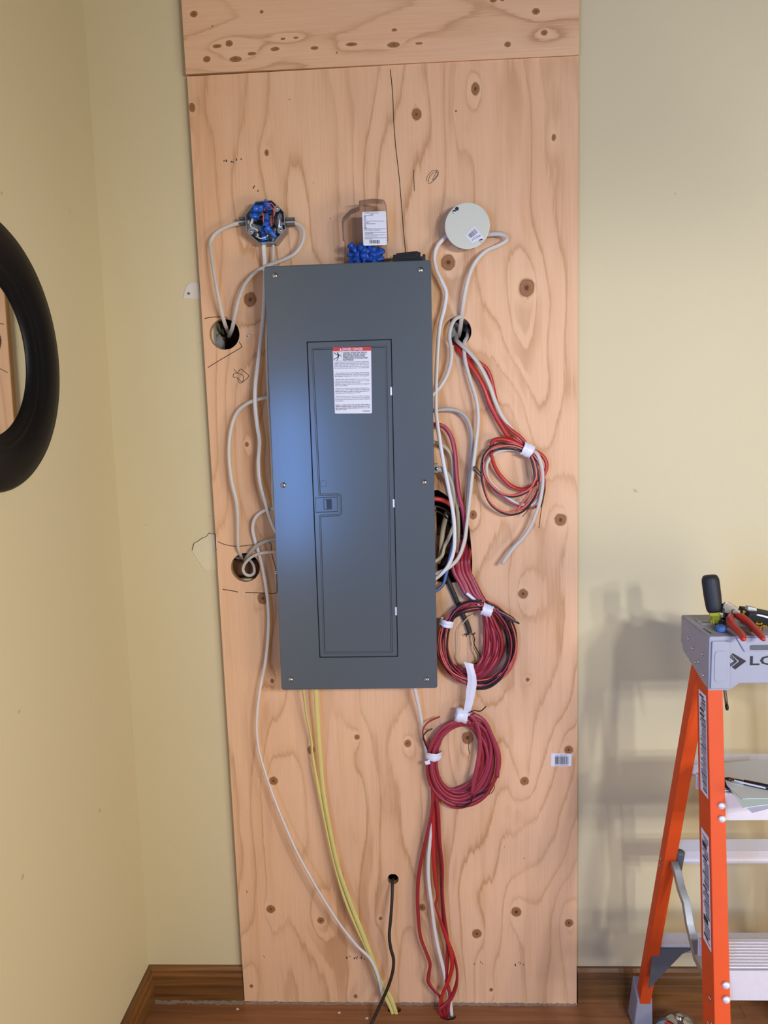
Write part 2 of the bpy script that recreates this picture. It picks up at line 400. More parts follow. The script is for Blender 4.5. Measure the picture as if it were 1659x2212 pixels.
# ------------------------------------------------------------------ sheets with holes (fine grid, hole rims snapped round)
def vnoise(x, y, seed, octaves=3, gain=0.5):
    out = np.zeros_like(x); amp = 1.0
    for o in range(octaves):
        g = np.random.default_rng(seed+o*17).random((64, 64)); f = 2**o
        X = x*f; Y = y*f; xi = np.floor(X).astype(int); yi = np.floor(Y).astype(int); fx = X-xi; fy = Y-yi
        fx = fx*fx*fx*(fx*(fx*6-15)+10); fy = fy*fy*fy*(fy*(fy*6-15)+10)
        a = g[xi % 64, yi % 64]; b_ = g[(xi+1) % 64, yi % 64]; c = g[xi % 64, (yi+1) % 64]; d = g[(xi+1) % 64, (yi+1) % 64]
        out += amp*((a*(1-fx)+b_*fx)*(1-fy)+(c*(1-fx)+d*fx)*fy-0.5); amp *= gain
    return out
def inside(px, pz, poly):
    r = np.zeros(px.shape, bool); n = len(poly)
    for i in range(n):
        x1, z1 = poly[i]; x2, z2 = poly[(i+1) % n]
        c = ((z1 > pz) != (z2 > pz)) & (px < (x2-x1)*(pz-z1)/(z2-z1+1e-15)+x1); r ^= c
    return r
def nearest_on(poly, x, z):
    best = None
    for i in range(len(poly)):
        a = np.array(poly[i]); b_ = np.array(poly[(i+1) % len(poly)]); d = b_-a
        t_ = max(0, min(1, np.dot(np.array([x, z])-a, d)/(d@d+1e-15))); q = a+d*t_; e = (q[0]-x)**2+(q[1]-z)**2
        if best is None or e < best[0]: best = (e, q)
    return best[1]
def sheet(name, quad, res, thick, holes, mat, edge_mat, to3d, fields=None, parent=None):
    """quad: 4 corners (u,v) BL,BR,TR,TL; to3d(u,v,depth)"""
    BL, BR, TR, TL = [np.array(p) for p in quad]
    nu = max(2, int(np.linalg.norm(BR-BL)/res)); nv = max(2, int(np.linalg.norm(TL-BL)/res))
    S, T = np.meshgrid(np.linspace(0, 1, nu+1), np.linspace(0, 1, nv+1), indexing='ij')
    P = (BL[None, None]*((1-S)*(1-T))[..., None]+BR[None, None]*(S*(1-T))[..., None]+TR[None, None]*(S*T)[..., None]+TL[None, None]*((1-S)*T)[..., None])
    C = (P[:-1, :-1]+P[1:, :-1]+P[1:, 1:]+P[:-1, 1:])/4
    keep = np.ones(C.shape[:2], bool)
    hid = np.full(C.shape[:2], -1)
    for h, poly in enumerate(holes):
        ins = inside(C[..., 0], C[..., 1], poly); keep &= ~ins; hid[ins] = h
    idx = np.arange((nu+1)*(nv+1)).reshape(nu+1, nv+1)
    kp = np.pad(keep, 1, constant_values=True); hp = np.pad(hid, 1, constant_values=-1)
    for i, j in zip(*np.where(~keep)):
        for a, c in ((i, j), (i+1, j), (i, j+1), (i+1, j+1)):
            nb = kp[a:a+2, c:c+2]
            if nb.any() and not nb.all(): P[a, c] = nearest_on(holes[hid[i, j]], *P[a, c])
    Pf = P.reshape(-1, 2)
    verts = [to3d(u, v, 0.0) for u, v in Pf]
    ii, jj = np.where(keep)
    faces = np.stack([idx[ii, jj], idx[ii+1, jj], idx[ii+1, jj+1], idx[ii, jj+1]], 1)
    E = {}
    for f in faces:
        for a, c in ((f[0], f[1]), (f[1], f[2]), (f[2], f[3]), (f[3], f[0])):
            k = (min(a, c), max(a, c)); E[k] = None if k in E else (a, c)
    bverts = {}; side = []
    for k, e in E.items():
        if e is None: continue
        q = []
        for a in e:
            if a not in bverts: bverts[a] = len(verts); verts.append(to3d(Pf[a][0], Pf[a][1], thick))
            q.append(bverts[a])
        side.append((e[1], e[0], q[0], q[1]))
    me = bpy.data.meshes.new(name)
    me.from_pydata([tuple(map(float, v)) for v in verts], [], [tuple(map(int, f)) for f in faces]+[tuple(map(int, f)) for f in side]); me.update()
    me.materials.append(M[mat]); me.materials.append(M[edge_mat])
    mi = np.zeros(len(faces)+len(side), np.int32); mi[len(faces):] = 1
    me.polygons.foreach_set('material_index', mi)
    if fields:
        U = np.array([p for p in Pf] + [Pf[a] for a in bverts])
        for nm, fn in fields.items():
            at = me.attributes.new(nm, 'FLOAT', 'POINT'); at.data.foreach_set('value', fn(U[:, 0], U[:, 1]).astype(np.float32))
    o = bpy.data.objects.new(name, me); link(o, parent); return o
def circ(c, r, n=40, jit=0.0, seed=0):
    g = np.random.default_rng(seed)
    return [(c[0]+r*(1+jit*(g.random()-.5))*math.cos(2*PI*k/n), c[1]+r*(1+jit*(g.random()-.5))*math.sin(2*PI*k/n)) for k in range(n)]
def w2(px, py): p = V(px, py); return np.array([p[0], p[2]])
HOLE1, HOLE2, HOLE3, HOLE4 = w2(485, 722), w2(530, 1226), w2(988, 716), w2(849, 1899)
slot = [w2(*p) for p in [(925, 1062), (945, 1058), (962, 1068), (985, 1090), (1006, 1106), (1014, 1140), (1018, 1180), (1020, 1215), (1019, 1245), (1008, 1262), (985, 1258), (960, 1262), (925, 1250)]]
holes = [circ(HOLE1, 0.0375, 48, .02, 1), circ(HOLE2, 0.0375, 48, .02, 2), circ(HOLE3, 0.0345, 48, .03, 3), circ(HOLE4, 0.0150, 28, .05, 4), slot]
# knots, read off the sheet: (px, py, radius px, vertical stretch)
KN = [(900, 247, 11, 1.1), (1027, 192, 9, 1.5), (576, 330, 5, 1.5), (1196, 297, 5, 1.5), (1138, 622, 18, 1.15), (968, 567, 16, 1.1), (541, 647, 15, 1.1),
      (533, 960, 5, 1.2), (1022, 1112, 9, 1.2), (1211, 1123, 14, 1.1), (1130, 1283, 12, 1.0), (1140, 1468, 5, 1.1), (568, 1293, 13, 1.1), (771, 1592, 7, 1.0),
      (881, 1606, 9, 1.1), (672, 1620, 9, 1.3), (1010, 1594, 14, 1.2), (591, 1687, 11, 1.0), (1133, 1687, 11, 1.0), (585, 1964, 11, 1.0), (693, 1988, 9, 1.0),
      (822, 1984, 5, 1.1), (1115, 1970, 13, 1.0), (1229, 1994, 11, 1.0), (1030, 2017, 12, 1.0), (1228, 1620, 11, 1.0), (415, 232, 7, 1.4), (588, 1471, 5, 1.2),
      (543, 2130, 5, 1.0), (768, 2152, 5, 1.2), (1061, 2138, 5, 1.1), (912, 1960, 8, 1.2), (985, 240, 3, 1.0), (720, 900, 12, 1.1), (1090, 1830, 2, 1), (650, 1000, 9, 1)]
kw = [(w2(a, b_), r*0.00117, s) for a, b_, r, s in KN]
KU = [(420, 33, 9, .8), (566, 28, 5, .8), (496, 96, 9, .8), (448, 130, 9, .8), (1157, 27, 9, .8), (1175, 73, 8, .8), (1096, 98, 8, .8), (850, 99, 15, .42), (760, 98, 14, .3),
      (595, 108, 11, .42), (545, 118, 11, .35), (510, 130, 15, .42), (680, 106, 10, .4), (640, 84, 8, .3), (612, 86, 8, .3), (905, 96, 10, .3), (852, 67, 7, .5), (470, 102, 11, .4),
      (1065, 3, 8, .6), (1085, 2, 6, .6), (728, 116, 4, .6), (700, 128, 2, 1)]
ku = [(w2(a, b_), r*0.00108, s) for a, b_, r, s in KU]
def knot_field(knots):
    def fn(x, z):
        d = np.full(x.shape, 9.0)
        for c, r, s in knots: d = np.minimum(d, np.sqrt(((x-c[0])/r)**2+((z-c[1])/(r*s))**2))
        return d
    return fn
def ring_field(knots, along_z=True, seed=3, amp=1.0):
    def fn(x, z):
        a, l = (x, z) if along_z else (z, x)
        r = 10.5*a + 4.8*vnoise(a*4.2+9, l*0.95+5, seed, 3, .45) + 0.7*vnoise(a*12+3, l*3.4+2, seed+70, 2)
        for i, (c, kr, s) in enumerate(knots):
            da, dl = (x-c[0], z-c[1]) if along_z else (z-c[1], x-c[0])
            A = amp*(1.9 if i % 3 else -1.6)*min(1.0, kr/0.012)
            e = np.sqrt((da/(kr*2.1))**2+(dl/(kr*4.6))**2)
            r = r + A*np.exp(-e*0.95)
        return r
    return fn
y3 = lambda u, v, d: (u, PLY+d, v)
ply = sheet('plywood_sheet', [(0.0, 0.004), (PX1, 0.0), (PX1+.0015, PZ1), (-0.001, PZ1)], 0.0036, 0.0178, holes, 'plywood_upright', 'plywood_edge', y3,
            {'ring': ring_field(kw), 'knot': knot_field(kw)})
tag(ply, 'tall plywood sheet with upright grain, knots and drilled holes, behind the grey panel', 'plywood')
tl, tr_ = w2(404, 162), w2(1247, 121)
ply2 = sheet('plywood_sheet', [(-0.002, tl[1]), (PX1+.002, tr_[1]), (PX1+.004, 2.99), (-0.002, 2.99)], 0.0036, 0.0225, [], 'plywood_level', 'plywood_edge',
             lambda u, v, d: (u, PLY-.005+d, v), {'ring': ring_field(ku, False, 11, .45), 'knot': knot_field(ku)})
tag(ply2, 'plywood piece with level grain and a row of dark knots, above the tall sheet', 'plywood')

# drawn marks and the split, on the wood
def mark(pts, w, name='pencil_line', m='pencil', d=0.0002):
    P = [V(a, b_, d) for a, b_ in pts]
    return tube_obj(name, m, P, w, 0.0006, ply, 6, n=4)
mark([(843, 150), (848, 200), (850, 250), (854, 310), (862, 380), (867, 440), (872, 500), (876, 545)], 0.0020, 'split_line', 'shadow_gap')
mark([(442, 688), (460, 685), (488, 685), (490, 690)], 0.0022); mark([(517, 739), (522, 748), (519, 752), (480, 775), (449, 794)], 0.0020)
mark([(471, 1170), (485, 1176), (510, 1180), (545, 1177), (575, 1172), (584, 1173), (586, 1185), (588, 1200), (597, 1236), (598, 1270), (596, 1281), (570, 1281), (530, 1280)], 0.0020)
mark([(481, 1273), (500, 1276), (515, 1279)], 0.0024)
mark([(505, 797), (513, 805), (520, 797), (528, 803), (537, 812), (528, 822), (518, 828), (512, 815), (504, 815), (507, 806), (525, 811), (523, 826), (515, 817)], 0.0015, 'pencil_scribble', 'ink')
mark([(922, 392), (922, 383), (933, 370), (945, 368), (946, 378), (935, 392), (925, 396), (928, 382), (940, 371), (946, 376), (934, 390), (944, 369)], 0.0012, 'pencil_scribble', 'ink')
mark([(893, 367), (894, 385), (895, 413)], 0.0016, 'pencil_line', 'ink')
for cx, cy_, n_ in ((490, 347, 3), (502, 346, 2), (515, 345, 2), (550, 404, 2), (556, 411, 1), (570, 2066, 1), (752, 2066, 4), (768, 2067, 5), (785, 2068, 4), (1042, 2078, 2), (1113, 2083, 3), (1126, 2080, 3)):
    for k in range(n_):
        x = cx+random.uniform(-5, 5); y = cy_+random.uniform(-3, 3)
        mark([(x, y), (x+random.uniform(-3, 3), y+random.uniform(2, 5))], 0.0026 if cy_ < 1000 else .0016, 'ink_smudge', 'ink')
# screws holding the sheet
def wood_screw(px, py):
    p = V(px, py, 0.0)
    MB().add(*lathe([(0.0042, -.002), (0.0046, .0004), (0.0036, .0012), (0.0014, .0006), (0.0012, -.0003)], p, (0, -1, 0), 14)).build('screw', 'zinc', ply, smooth=True)
for p in ((536, 726), (598, 1237), (1107, 947)) : wood_screw(*p)

# things seen inside the holes and torn wall beside the sheet (all wall)
def lump(name, m, c, s, parent, seed=0, sub=3):
    bm = bmesh.new(); bmesh.ops.create_icosphere(bm, subdivisions=sub, radius=1.0); g = np.random.default_rng(seed); ph = g.random(9)*6
    for v in bm.verts:
        q = v.co; k = 1+.16*math.sin(4*q.x+ph[0])*math.sin(5*q.y+ph[1])+.14*math.sin(7*q.z+ph[2])*math.cos(6*q.x+ph[3])+.07*math.sin(13*q.y+ph[4]+9*q.z)
        v.co = Vector((c[0]+q.x*s[0]*k, c[1]+q.y*s[1]*k, c[2]+q.z*s[2]*k))
    me = bpy.data.meshes.new(name); bm.to_mesh(me); bm.free(); me.materials.append(M[m]); me.polygons.foreach_set('use_smooth', [True]*len(me.polygons))
    return link(bpy.data.objects.new(name, me), parent)
p = V(471, 741, -.040); lump('plaster_lump', 'plaster', p, (.015, .012, .019), wall_back, 1)
p = V(464, 725, -.022); MB().box(p[0]-.004, p[0]+.002, p[1]+.004, p[1]+.010, p[2]-.03, p[2]+.03).build('wall_edge', 'plaster', wall_back)
p = V(522, 1202, -.035); lump('plaster_lump', 'plaster', p, (.026, .010, .008), wall_back, 2)
p = V(530, 1238, -.05); MB().box(p[0]-.05, p[0]+.05, p[1], p[1]+.01, p[2]-.018, p[2]+.035).build('lath_strip', 'lath', wall_back)
p = V(530, 1250, -.02); MB().box(p[0]-.05, p[0]+.05, p[1]-.001, p[1]+.012, p[2]-.04, p[2]-.001).build('wall_edge', 'drywall_cream', wall_back)
p = V(979, 714, -.048); lump('plaster_lump', 'plaster', p, (.018, .012, .024), wall_back, 3)
p = V(966, 712, -.022); MB().box(p[0]-.012, p[0]+.008, p[1]-.002, p[1]+.006, p[2]-.04, p[2]+.04).build('lath_strip', 'plywood_edge', wall_back)
p = V(1001, 700, -.065); lump('plaster_lump', 'plaster', p, (.012, .01, .02), wall_back, 4)
p = V(975, 1180, -.07); MB().box(p[0]-.09, p[0]+.09, p[1], p[1]+.01, p[2]-.02, p[2]+.03).build('lath_strip', 'lath', wall_back)
p = V(920, 1160, -.025); MB().box(p[0]-.02, p[0]+.028, p[1]-.002, p[1]+.008, p[2]-.09, p[2]+.08).build('lath_strip', 'plywood_edge', wall_back)
# torn patch with bare white plaster
pts = [(396, 645), (399, 628), (404, 617), (411, 611), (420, 610), (430, 613), (434, 645)]
MB().prism([atY(a, b_, -.0005) for a, b_ in pts], (0, -.0012, 0)).build('bare_patch', 'drywall', wall_back)
MB().add(*lathe([(.003, 0), (.003, .002), (.001, .0025)], atY(408, 634, -.0017), (0, -1, 0), 10)).build('nail_head', 'rubber_grey', wall_back)
pts = [(421, 1172), (436, 1165), (450, 1153), (462, 1154), (468, 1190), (470, 1230), (460, 1232), (440, 1228), (424, 1205), (415, 1190)]
MB().prism([atY(a, b_, -.0002) for a, b_ in pts], (0, -.0010, 0)).build('filler_patch', 'drywall_cream', wall_back)
tube_obj('crack', 'shadow_gap', [atY(a, b_, -.0014) for a, b_ in [(415, 1189), (419, 1174), (425, 1171), (436, 1163), (446, 1159), (452, 1151), (457, 1154), (465, 1153)]], .0014, .0008, wall_back, 6, n=3)
tube_obj('crack', 'drywall', [atY(a, b_, -.0009) for a, b_ in [(448, 1245), (458, 1243), (472, 1244)]], .0014, .0008, wall_back, 6, n=3)
MB().prism([atY(a, b_, -.001) for a, b_ in [(458, 1154), (464, 1154), (467, 1188), (462, 1189)]], (0, -.002, 0)).build('box_flange', 'drywall', wall_back)
MB().prism([atY(a, b_, -.0011) for a, b_ in [(463, 1154), (472, 1154), (474, 1187), (466, 1190)]], (0, -.0015, 0)).build('box_gap', 'shadow_gap', wall_back)

# ------------------------------------------------------------------ floor, baseboards
floor = struct(MB().box(-.6, ROOM_X1+.12, ROOM_Y1-.12, -0.90, -.03, 0.0), 'floor', 'floor_wood')
MB().box(-.6, ROOM_X1+.12, -.90, 0.14, -.06, -.05).build('subfloor', 'cavity', floor)
BW = 0.057; rows = int(.90/BW)+2
fh = [atZ(852, 2181, 0), atZ(968, 2196, 0)]
ytop = 0.0
for r_ in range(rows):
    ya = ytop-r_*BW; yb = max(ya-BW, -.90)
    if ya <= -.90+1e-6: break
    cuts = [-.32]
    while cuts[-1] < ROOM_X1: cuts.append(cuts[-1]+random.uniform(.55, 1.3))
    if r_ < 2: cuts = [-.32, 1.35 if r_ == 0 else 1.12, 2.3, ROOM_X1]
    for c0, c1 in zip(cuts[:-1], cuts[1:]):
        g = .0005
        if r_ < 2 and c0 < .3:
            hs = [[(f[0]+a*math.cos(q)*1.0, f[1]+c_*math.sin(q)) for q in np.linspace(0, 2*PI, 20, endpoint=False)] for f, a, c_ in ((fh[0], .019, .012), (fh[1], .022, .012))]
            o = sheet('floor_board', [(c0+g, yb+g), (c1-g, yb+g), (c1-g, ya-g), (c0+g, ya-g)], .005, .018, hs, 'floor_wood', 'floor_wood', lambda u, v, d: (u, v, -d), None, floor)
        else:
            o = MB().box(c0+g, c1-g, yb+g, ya-g, -.018, 0).build('floor_board', 'floor_wood', floor, bevel=.0006, seg=1)
prof = [(0.0, 0.0), (0.016, 0.0), (0.016, 0.052), (0.0145, 0.058), (0.0145, 0.076), (0.012, 0.083), (0.012, 0.092), (0.006, 0.100), (0.0, 0.1015)]
def baseboard(name, a, b_, n, m):
    """profile (out, up) swept from a to b along the wall; n = outward normal"""
    a = np.array(a); b_ = np.array(b_); n = np.array(n); up = np.array([0, 0, 1.0])
    v = [a+n*o+up*h for o, h in prof]+[b_+n*o+up*h for o, h in prof]; k = len(prof)
    f = [(i, (i+1) % k, (i+1) % k+k, i+k) for i in range(k)]+[tuple(range(k)), tuple(range(2*k-1, k-1, -1))]
    mb = MB().add(v, f); return struct(mb, name, m)
baseboard('baseboard_back', (lw(0), 0, 0), (-0.003, 0, 0), (0, -1, 0), 'baseboard_wood')
baseboard('baseboard_right', (PX1+.004, 0, 0), (ROOM_X1, 0, 0), (0, -1, 0), 'baseboard_wood')
baseboard('baseboard_left', (lw(0), ROOM_Y1, 0), (lw(0), 0, 0), (1, 0, 0), 'baseboard_wood_y')
# dust swept against the wall
def dust(name, x0, x1, y0, wid, seed):
    g = np.random.default_rng(seed); n = int((x1-x0)/.006); b = MB(); v = []; f = []
    for i in range(n+1):
        x = x0+(x1-x0)*i/n; k = wid*(.4+.9*g.random())
        for q in (0, .35, .7, 1.0): v.append((x, y0-k*q, [.004, .0025, .0012, .0002][[0, .35, .7, 1.0].index(q)]*(.5+g.random())))
    for i in range(n):
        for j in range(3): f.append((i*4+j, (i+1)*4+j, (i+1)*4+j+1, i*4+j+1))
    o = b.add(v, f).build(name, 'dust', None, smooth=True)
    return o
d1 = dust('dust_line', lw(0)+.017, -.001, -.016, .010, 1); tag(d1, 'grey dust line along the oak baseboard left of the plywood', 'dust', kind='stuff')
d2 = dust('dust_line', 0.0, 0.913, -.0185, .006, 2); tag(d2, 'grey dust line along the bottom edge of the plywood', 'dust', kind='stuff')
for i, (px, py) in enumerate(((733, 2188), (793, 2200), (513, 2180), (950, 2177))):
    p = atZ(px, py, 0); g = random.uniform(0, 3)
    o = MB().prism([(p[0]+.004*math.cos(q+g)*(1+.4*math.sin(3*q)), p[1]+.003*math.sin(q+g), 0.0) for q in np.linspace(0, 2*PI, 7, endpoint=False)], (0, 0, .0015)).build('plaster_crumb', 'drywall')
    tag(o, ['white plaster crumb on the floor, largest, left of the yellow cables', 'white plaster crumb on the floor beside the black cable', 'white plaster crumb on the floor near the left corner of the plywood', 'white plaster crumb on the floor beside the red cables'][i], 'crumb')

# ------------------------------------------------------------------ electrical panel
PF = 0.098                                   # cover face stands this far off the plywood
def PP(px, py, d=0.0): return V(px, py, PF+d)
cTL, cTR, cBR, cBL = [PP(*p) for p in ((570, 575), (931, 561), (945, 1487), (608, 1491))]
panel = thing('electrical_panel', 'tall grey electrical panel with a narrow door, mounted on the plywood', 'electrical panel', tuple((cBL+cBR)/2+np.array([0, .09, 0])))
def lerp2(s, t): return cBL*(1-s)*(1-t)+cBR*s*(1-t)+cTR*s*t+cTL*(1-s)*t
Y_ = np.array([0, 1.0, 0])
def inset(k):      # corners moved in by k metres
    W_ = np.linalg.norm(cBR-cBL); H_ = np.linalg.norm(cTL-cBL); return [lerp2(k/W_, k/H_), lerp2(1-k/W_, k/H_), lerp2(1-k/W_, 1-k/H_), lerp2(k/W_, 1-k/H_)]
# enclosure
q = inset(.013); b = MB(); b.hexa([q[0]+Y_*.0965, q[1]+Y_*.0965, q[1]+Y_*.008, q[0]+Y_*.008, q[3]+Y_*.0965, q[2]+Y_*.0965, q[2]+Y_*.008, q[3]+Y_*.008])
b.build('enclosure', 'panel_box', panel, bevel=.002)
# cover: front plate (with an opening under the door) and folded rim
dO = [(662, 738), (846, 732), (860, 1419), (690, 1421)]
def cover_mesh():
    r = .006; outer = []
    for i, (s, t_) in enumerate(((0, 0), (1, 0), (1, 1), (0, 1))):
        W_ = np.linalg.norm(cBR-cBL); H_ = np.linalg.norm(cTL-cBL)
        cs, ct = (r/W_ if s == 0 else 1-r/W_), (r/H_ if t_ == 0 else 1-r/H_); a0 = [PI, 1.5*PI, 0, .5*PI][i]
        for k in range(5):
            a = a0+k*PI/8; outer.append(lerp2(cs+r/W_*math.cos(a), ct+r/H_*math.sin(a)))
    k = len(outer); c = sum(outer)/k; b = MB()
    rings = []
    for sc_, dy in ((0.994, 0.0), (0.9985, .0008), (1.0, .0026), (1.0, .0125)):
        rings.append([c+(p-c)*sc_+Y_*dy for p in outer])
    v = [p for rg in rings for p in rg]; f = []
    for i in range(3): f += [(i*k+j, i*k+(j+1) % k, (i+1)*k+(j+1) % k, (i+1)*k+j) for j in range(k)]
    b.add(v, f)
    hole = [PP(*p) for p in dO]
    loops = [[Vector(p) for p in rings[0]], [Vector(p) for p in hole]]
    tr = tessellate_polygon(loops); flat = rings[0]+hole
    b.add(flat, [tuple(t_) for t_ in tr])
    back = [p+Y_*.0045 for p in hole]; n = 4
    b.add(hole+back, [(i, (i+1) % n, (i+1) % n+n, i+n) for i in range(n)])
    return b
cov = cover_mesh().build('cover', 'panel_grey', panel)
# door: rim, inner field one step down, notch round the latch
def rounded(poly, r=2.2, k=3):
    out = []; n = len(poly)
    for i in range(n):
        a, b_, c = [np.array(poly[(i+j) % n], float) for j in (-1, 0, 1)]
        u = (a-b_)/np.linalg.norm(a-b_); v = (c-b_)/np.linalg.norm(c-b_); p0 = b_+u*r; p1 = b_+v*r
        for s in range(k+1):
            t_ = s/k; out.append(tuple((1-t_)**2*p0+2*t_*(1-t_)*b_+t_*t_*p1))
    return out
door_out = rounded([(663.5, 739.5), (844.5, 733.5), (858.6, 1417.6), (691.2, 1419.4)], 4)
inn = rounded([(672, 752), (835.5, 746), (849, 1411), (698, 1412), (689, 1112), (735, 1110), (733, 1070), (688, 1071)], 4)
def shrink(poly, k):
    P = np.array(poly); n = len(P); out = []
    area_ = sum(P[i][0]*P[(i+1) % n][1]-P[(i+1) % n][0]*P[i][1] for i in range(n)); sg = 1 if area_ > 0 else -1
    for i in range(n):
        t_ = P[(i+1) % n]-P[i-1]; t_ = t_/np.linalg.norm(t_); nrm = np.array([-t_[1], t_[0]])*sg; out.append(tuple(P[i]+nrm*k))
    return out
b = MB(); L0 = [PP(*p, -.0022) for p in door_out]; L1 = [PP(*p, .0006) for p in shrink(door_out, 1.2)]
L2 = [PP(*p, .0006) for p in inn]; L3 = [PP(*p, -.0014) for p in shrink(inn, 1.6)]; L4 = [PP(*p, -.0014) for p in shrink(inn, 3.0)]; L5 = [PP(*p, .0002) for p in shrink(inn, 4.6)]
def strip(b, A, B): n = len(A); b.add(A+B, [(i, (i+1) % n, (i+1) % n+n, i+n) for i in range(n)])
strip(b, L0, L1)
lat = [(681, 1075), (729, 1073), (730, 1106), (682, 1107)]; LL = [PP(*p, .0006) for p in lat]
tr = tessellate_polygon([[Vector(p) for p in L1], [Vector(p) for p in L2], [Vector(p) for p in LL]]); b.add(L1+L2+LL, [tuple(x) for x in tr])
strip(b, L2, L3); strip(b, L3, L4); strip(b, L4, L5)
tr = tessellate_polygon([[Vector(p) for p in L5]]); b.add(L5, [tuple(x) for x in tr])
door = b.build('door', 'panel_grey', panel)
strip_b = MB(); strip(strip_b, [PP(*p, -.0040) for p in dO], [PP(*p, -.0040) for p in shrink(dO, 8)])
strip_b.build('door_gap', 'shadow_gap', panel)
# latch
b = MB(); P4 = [PP(*p, -.0016) for p in shrink(lat, -1)]; b.add(P4, [(0, 1, 2, 3)])
latch = b.build('latch', 'panel_grey', door)
fr4 = MB(); strip(fr4, [PP(*p, .0006) for p in lat], [PP(*p, -.0015) for p in shrink(lat, 1.3)]); fr4.build('latch_frame', 'latch_dark', door)
MB().prism([PP(*p, -.0015) for p in ((699, 1079), (716, 1078), (717, 1100), (700, 1101))], (0, -.0012, 0)).build('latch_slide', 'latch_dark', door)
MB().prism([PP(*p, -.0003) for p in ((700, 1080), (705, 1080), (706, 1099), (701, 1099))], (0, -.0010, 0)).build('latch_grip', 'panel_grey', door)
ko = rounded([(692, 1038), (705, 1038), (706, 1052), (693, 1052)], 4)
b = MB(); strip(b, [PP(*p, .0003) for p in ko], [PP(*p, .0011) for p in shrink(ko, .8)]); tr = tessellate_polygon([[Vector(PP(*p, .0011)) for p in shrink(ko, .8)]]); b.add([PP(*p, .0011) for p in shrink(ko, .8)], [tuple(x) for x in tr])
b.build('knockout', 'panel_grey', door)
for px, py in ((845, 845), (850.5, 1087), (855.5, 1320)):
    MB().prism([PP(*p, .0004) for p in ((px-2.2, py-9), (px+1.6, py-9), (px+2, py+9), (px-1.8, py+9))], (0, -.0018, 0)).build('hinge_tab', 'aluminium', door, bevel=.0004)
for px0, px1 in ((830.5, 831), (834.5, 835.5)):
    pass
# cover screws
for px, py in ((594, 595), (909, 583), (612, 1048), (917, 1042), (628, 1468), (922, 1468)):
    p = PP(px, py)
    s_ = MB().add(*lathe([(.0066, 0), (.0066, .0012), (.0058, .0028), (.0036, .0040), (.0012, .0045)], p, (0, -1, 0), 18)).build('cover_screw', 'zinc', panel, smooth=True)
    a = random.uniform(0, 1.5); b = MB()
    for k in (0, PI/2):
        u = np.array([math.cos(a+k), 0, math.sin(a+k)]); vv = np.array([-math.sin(a+k), 0, math.cos(a+k)])
        b.prism([p+u*.0042+vv*.0006-Y_*.0036, p-u*.0042+vv*.0006-Y_*.0036, p-u*.0042-vv*.0006-Y_*.0036, p+u*.0042-vv*.0006-Y_*.0036], (0, -.0011, 0))
    b.build('screw_slot', 'rubber_grey', s_)
# warning label with its print
LD = .0009
lab = rounded([(718.5, 750.5), (801.5, 749), (803.5, 893), (723.5, 893.5)], 3)
label = MB().prism([PP(*p, .0002) for p in lab], (0, -.0005, 0)).build('warning_label', 'label_white', panel)
def PL(px, py, d=LD): return PP(px, py, d)
MB().prism([PL(*p, .0007) for p in rounded([(718.3, 750.3), (801.6, 748.8), (801.8, 757.5), (718.8, 759)], 2)], (0, -.0002, 0)).build('red_band', 'label_red', label)
uL = PL(800, 757)-PL(720, 758.5); vL = PL(720, 751)-PL(722, 880)
text_obj('print', 'DANGER / DANGER', PL(739.5, 757.2, .0011), uL, vL, .0082, 'label_white', label, .012, width=.0475)
MB().prism([PL(*p, .0010) for p in ((733.5, 757), (738, 757), (735.7, 752.2))], (0, -.0002, 0)).build('print', 'label_white', label)
fr4 = MB(); ic = [(720, 760.5), (738, 760), (738.5, 779.5), (720.5, 780)]; strip(fr4, [PL(*p, .0009) for p in ic], [PL(*p, .0009) for p in shrink(ic, .5)]); fr4.build('print', 'ink', label)
# pictogram: figure struck by an arc
b = MB()
def stroke(b, pts, w): b.add(*tube([PL(x, y, .0009) for x, y in pts], w, .0003, 6, n=2))
b.add(*lathe([(.0016, 0), (.0016, .0003)], PL(729.5, 762.5, .0008), (0, -1, 0), 12))
stroke(b, [(729.5, 764.5), (731, 768), (730.5, 771.5)], .0040); stroke(b, [(730, 771), (726, 774), (721, 776.5)], .0018); stroke(b, [(731, 771), (730, 775), (727.5, 779)], .0018)
stroke(b, [(731, 764.5), (734, 767), (737, 770)], .0016); stroke(b, [(729, 765), (725, 765), (722, 762)], .0014); stroke(b, [(721, 761.5), (724, 763), (723, 764.5), (727, 766)], .0008)
b.build('print', 'ink', label)
rows = ["HAZARD OF ELECTRIC SHOCK,", "EXPLOSION, OR ARC FLASH /", "RISQUE D'ÉLECTROCUTION,", "D'EXPLOSION OU ÉCLAIR D'ARC", "ÉLECTRIQUE"]
wd = [52.5, 50, 47.5, 54.5, 22.5]
for i, s_ in enumerate(rows):
    text_obj('print', s_, PL(740.8+i*.12, 763.8+i*3.85), uL, vL, .0048, 'ink', label, .032, width=wd[i]*.00108)
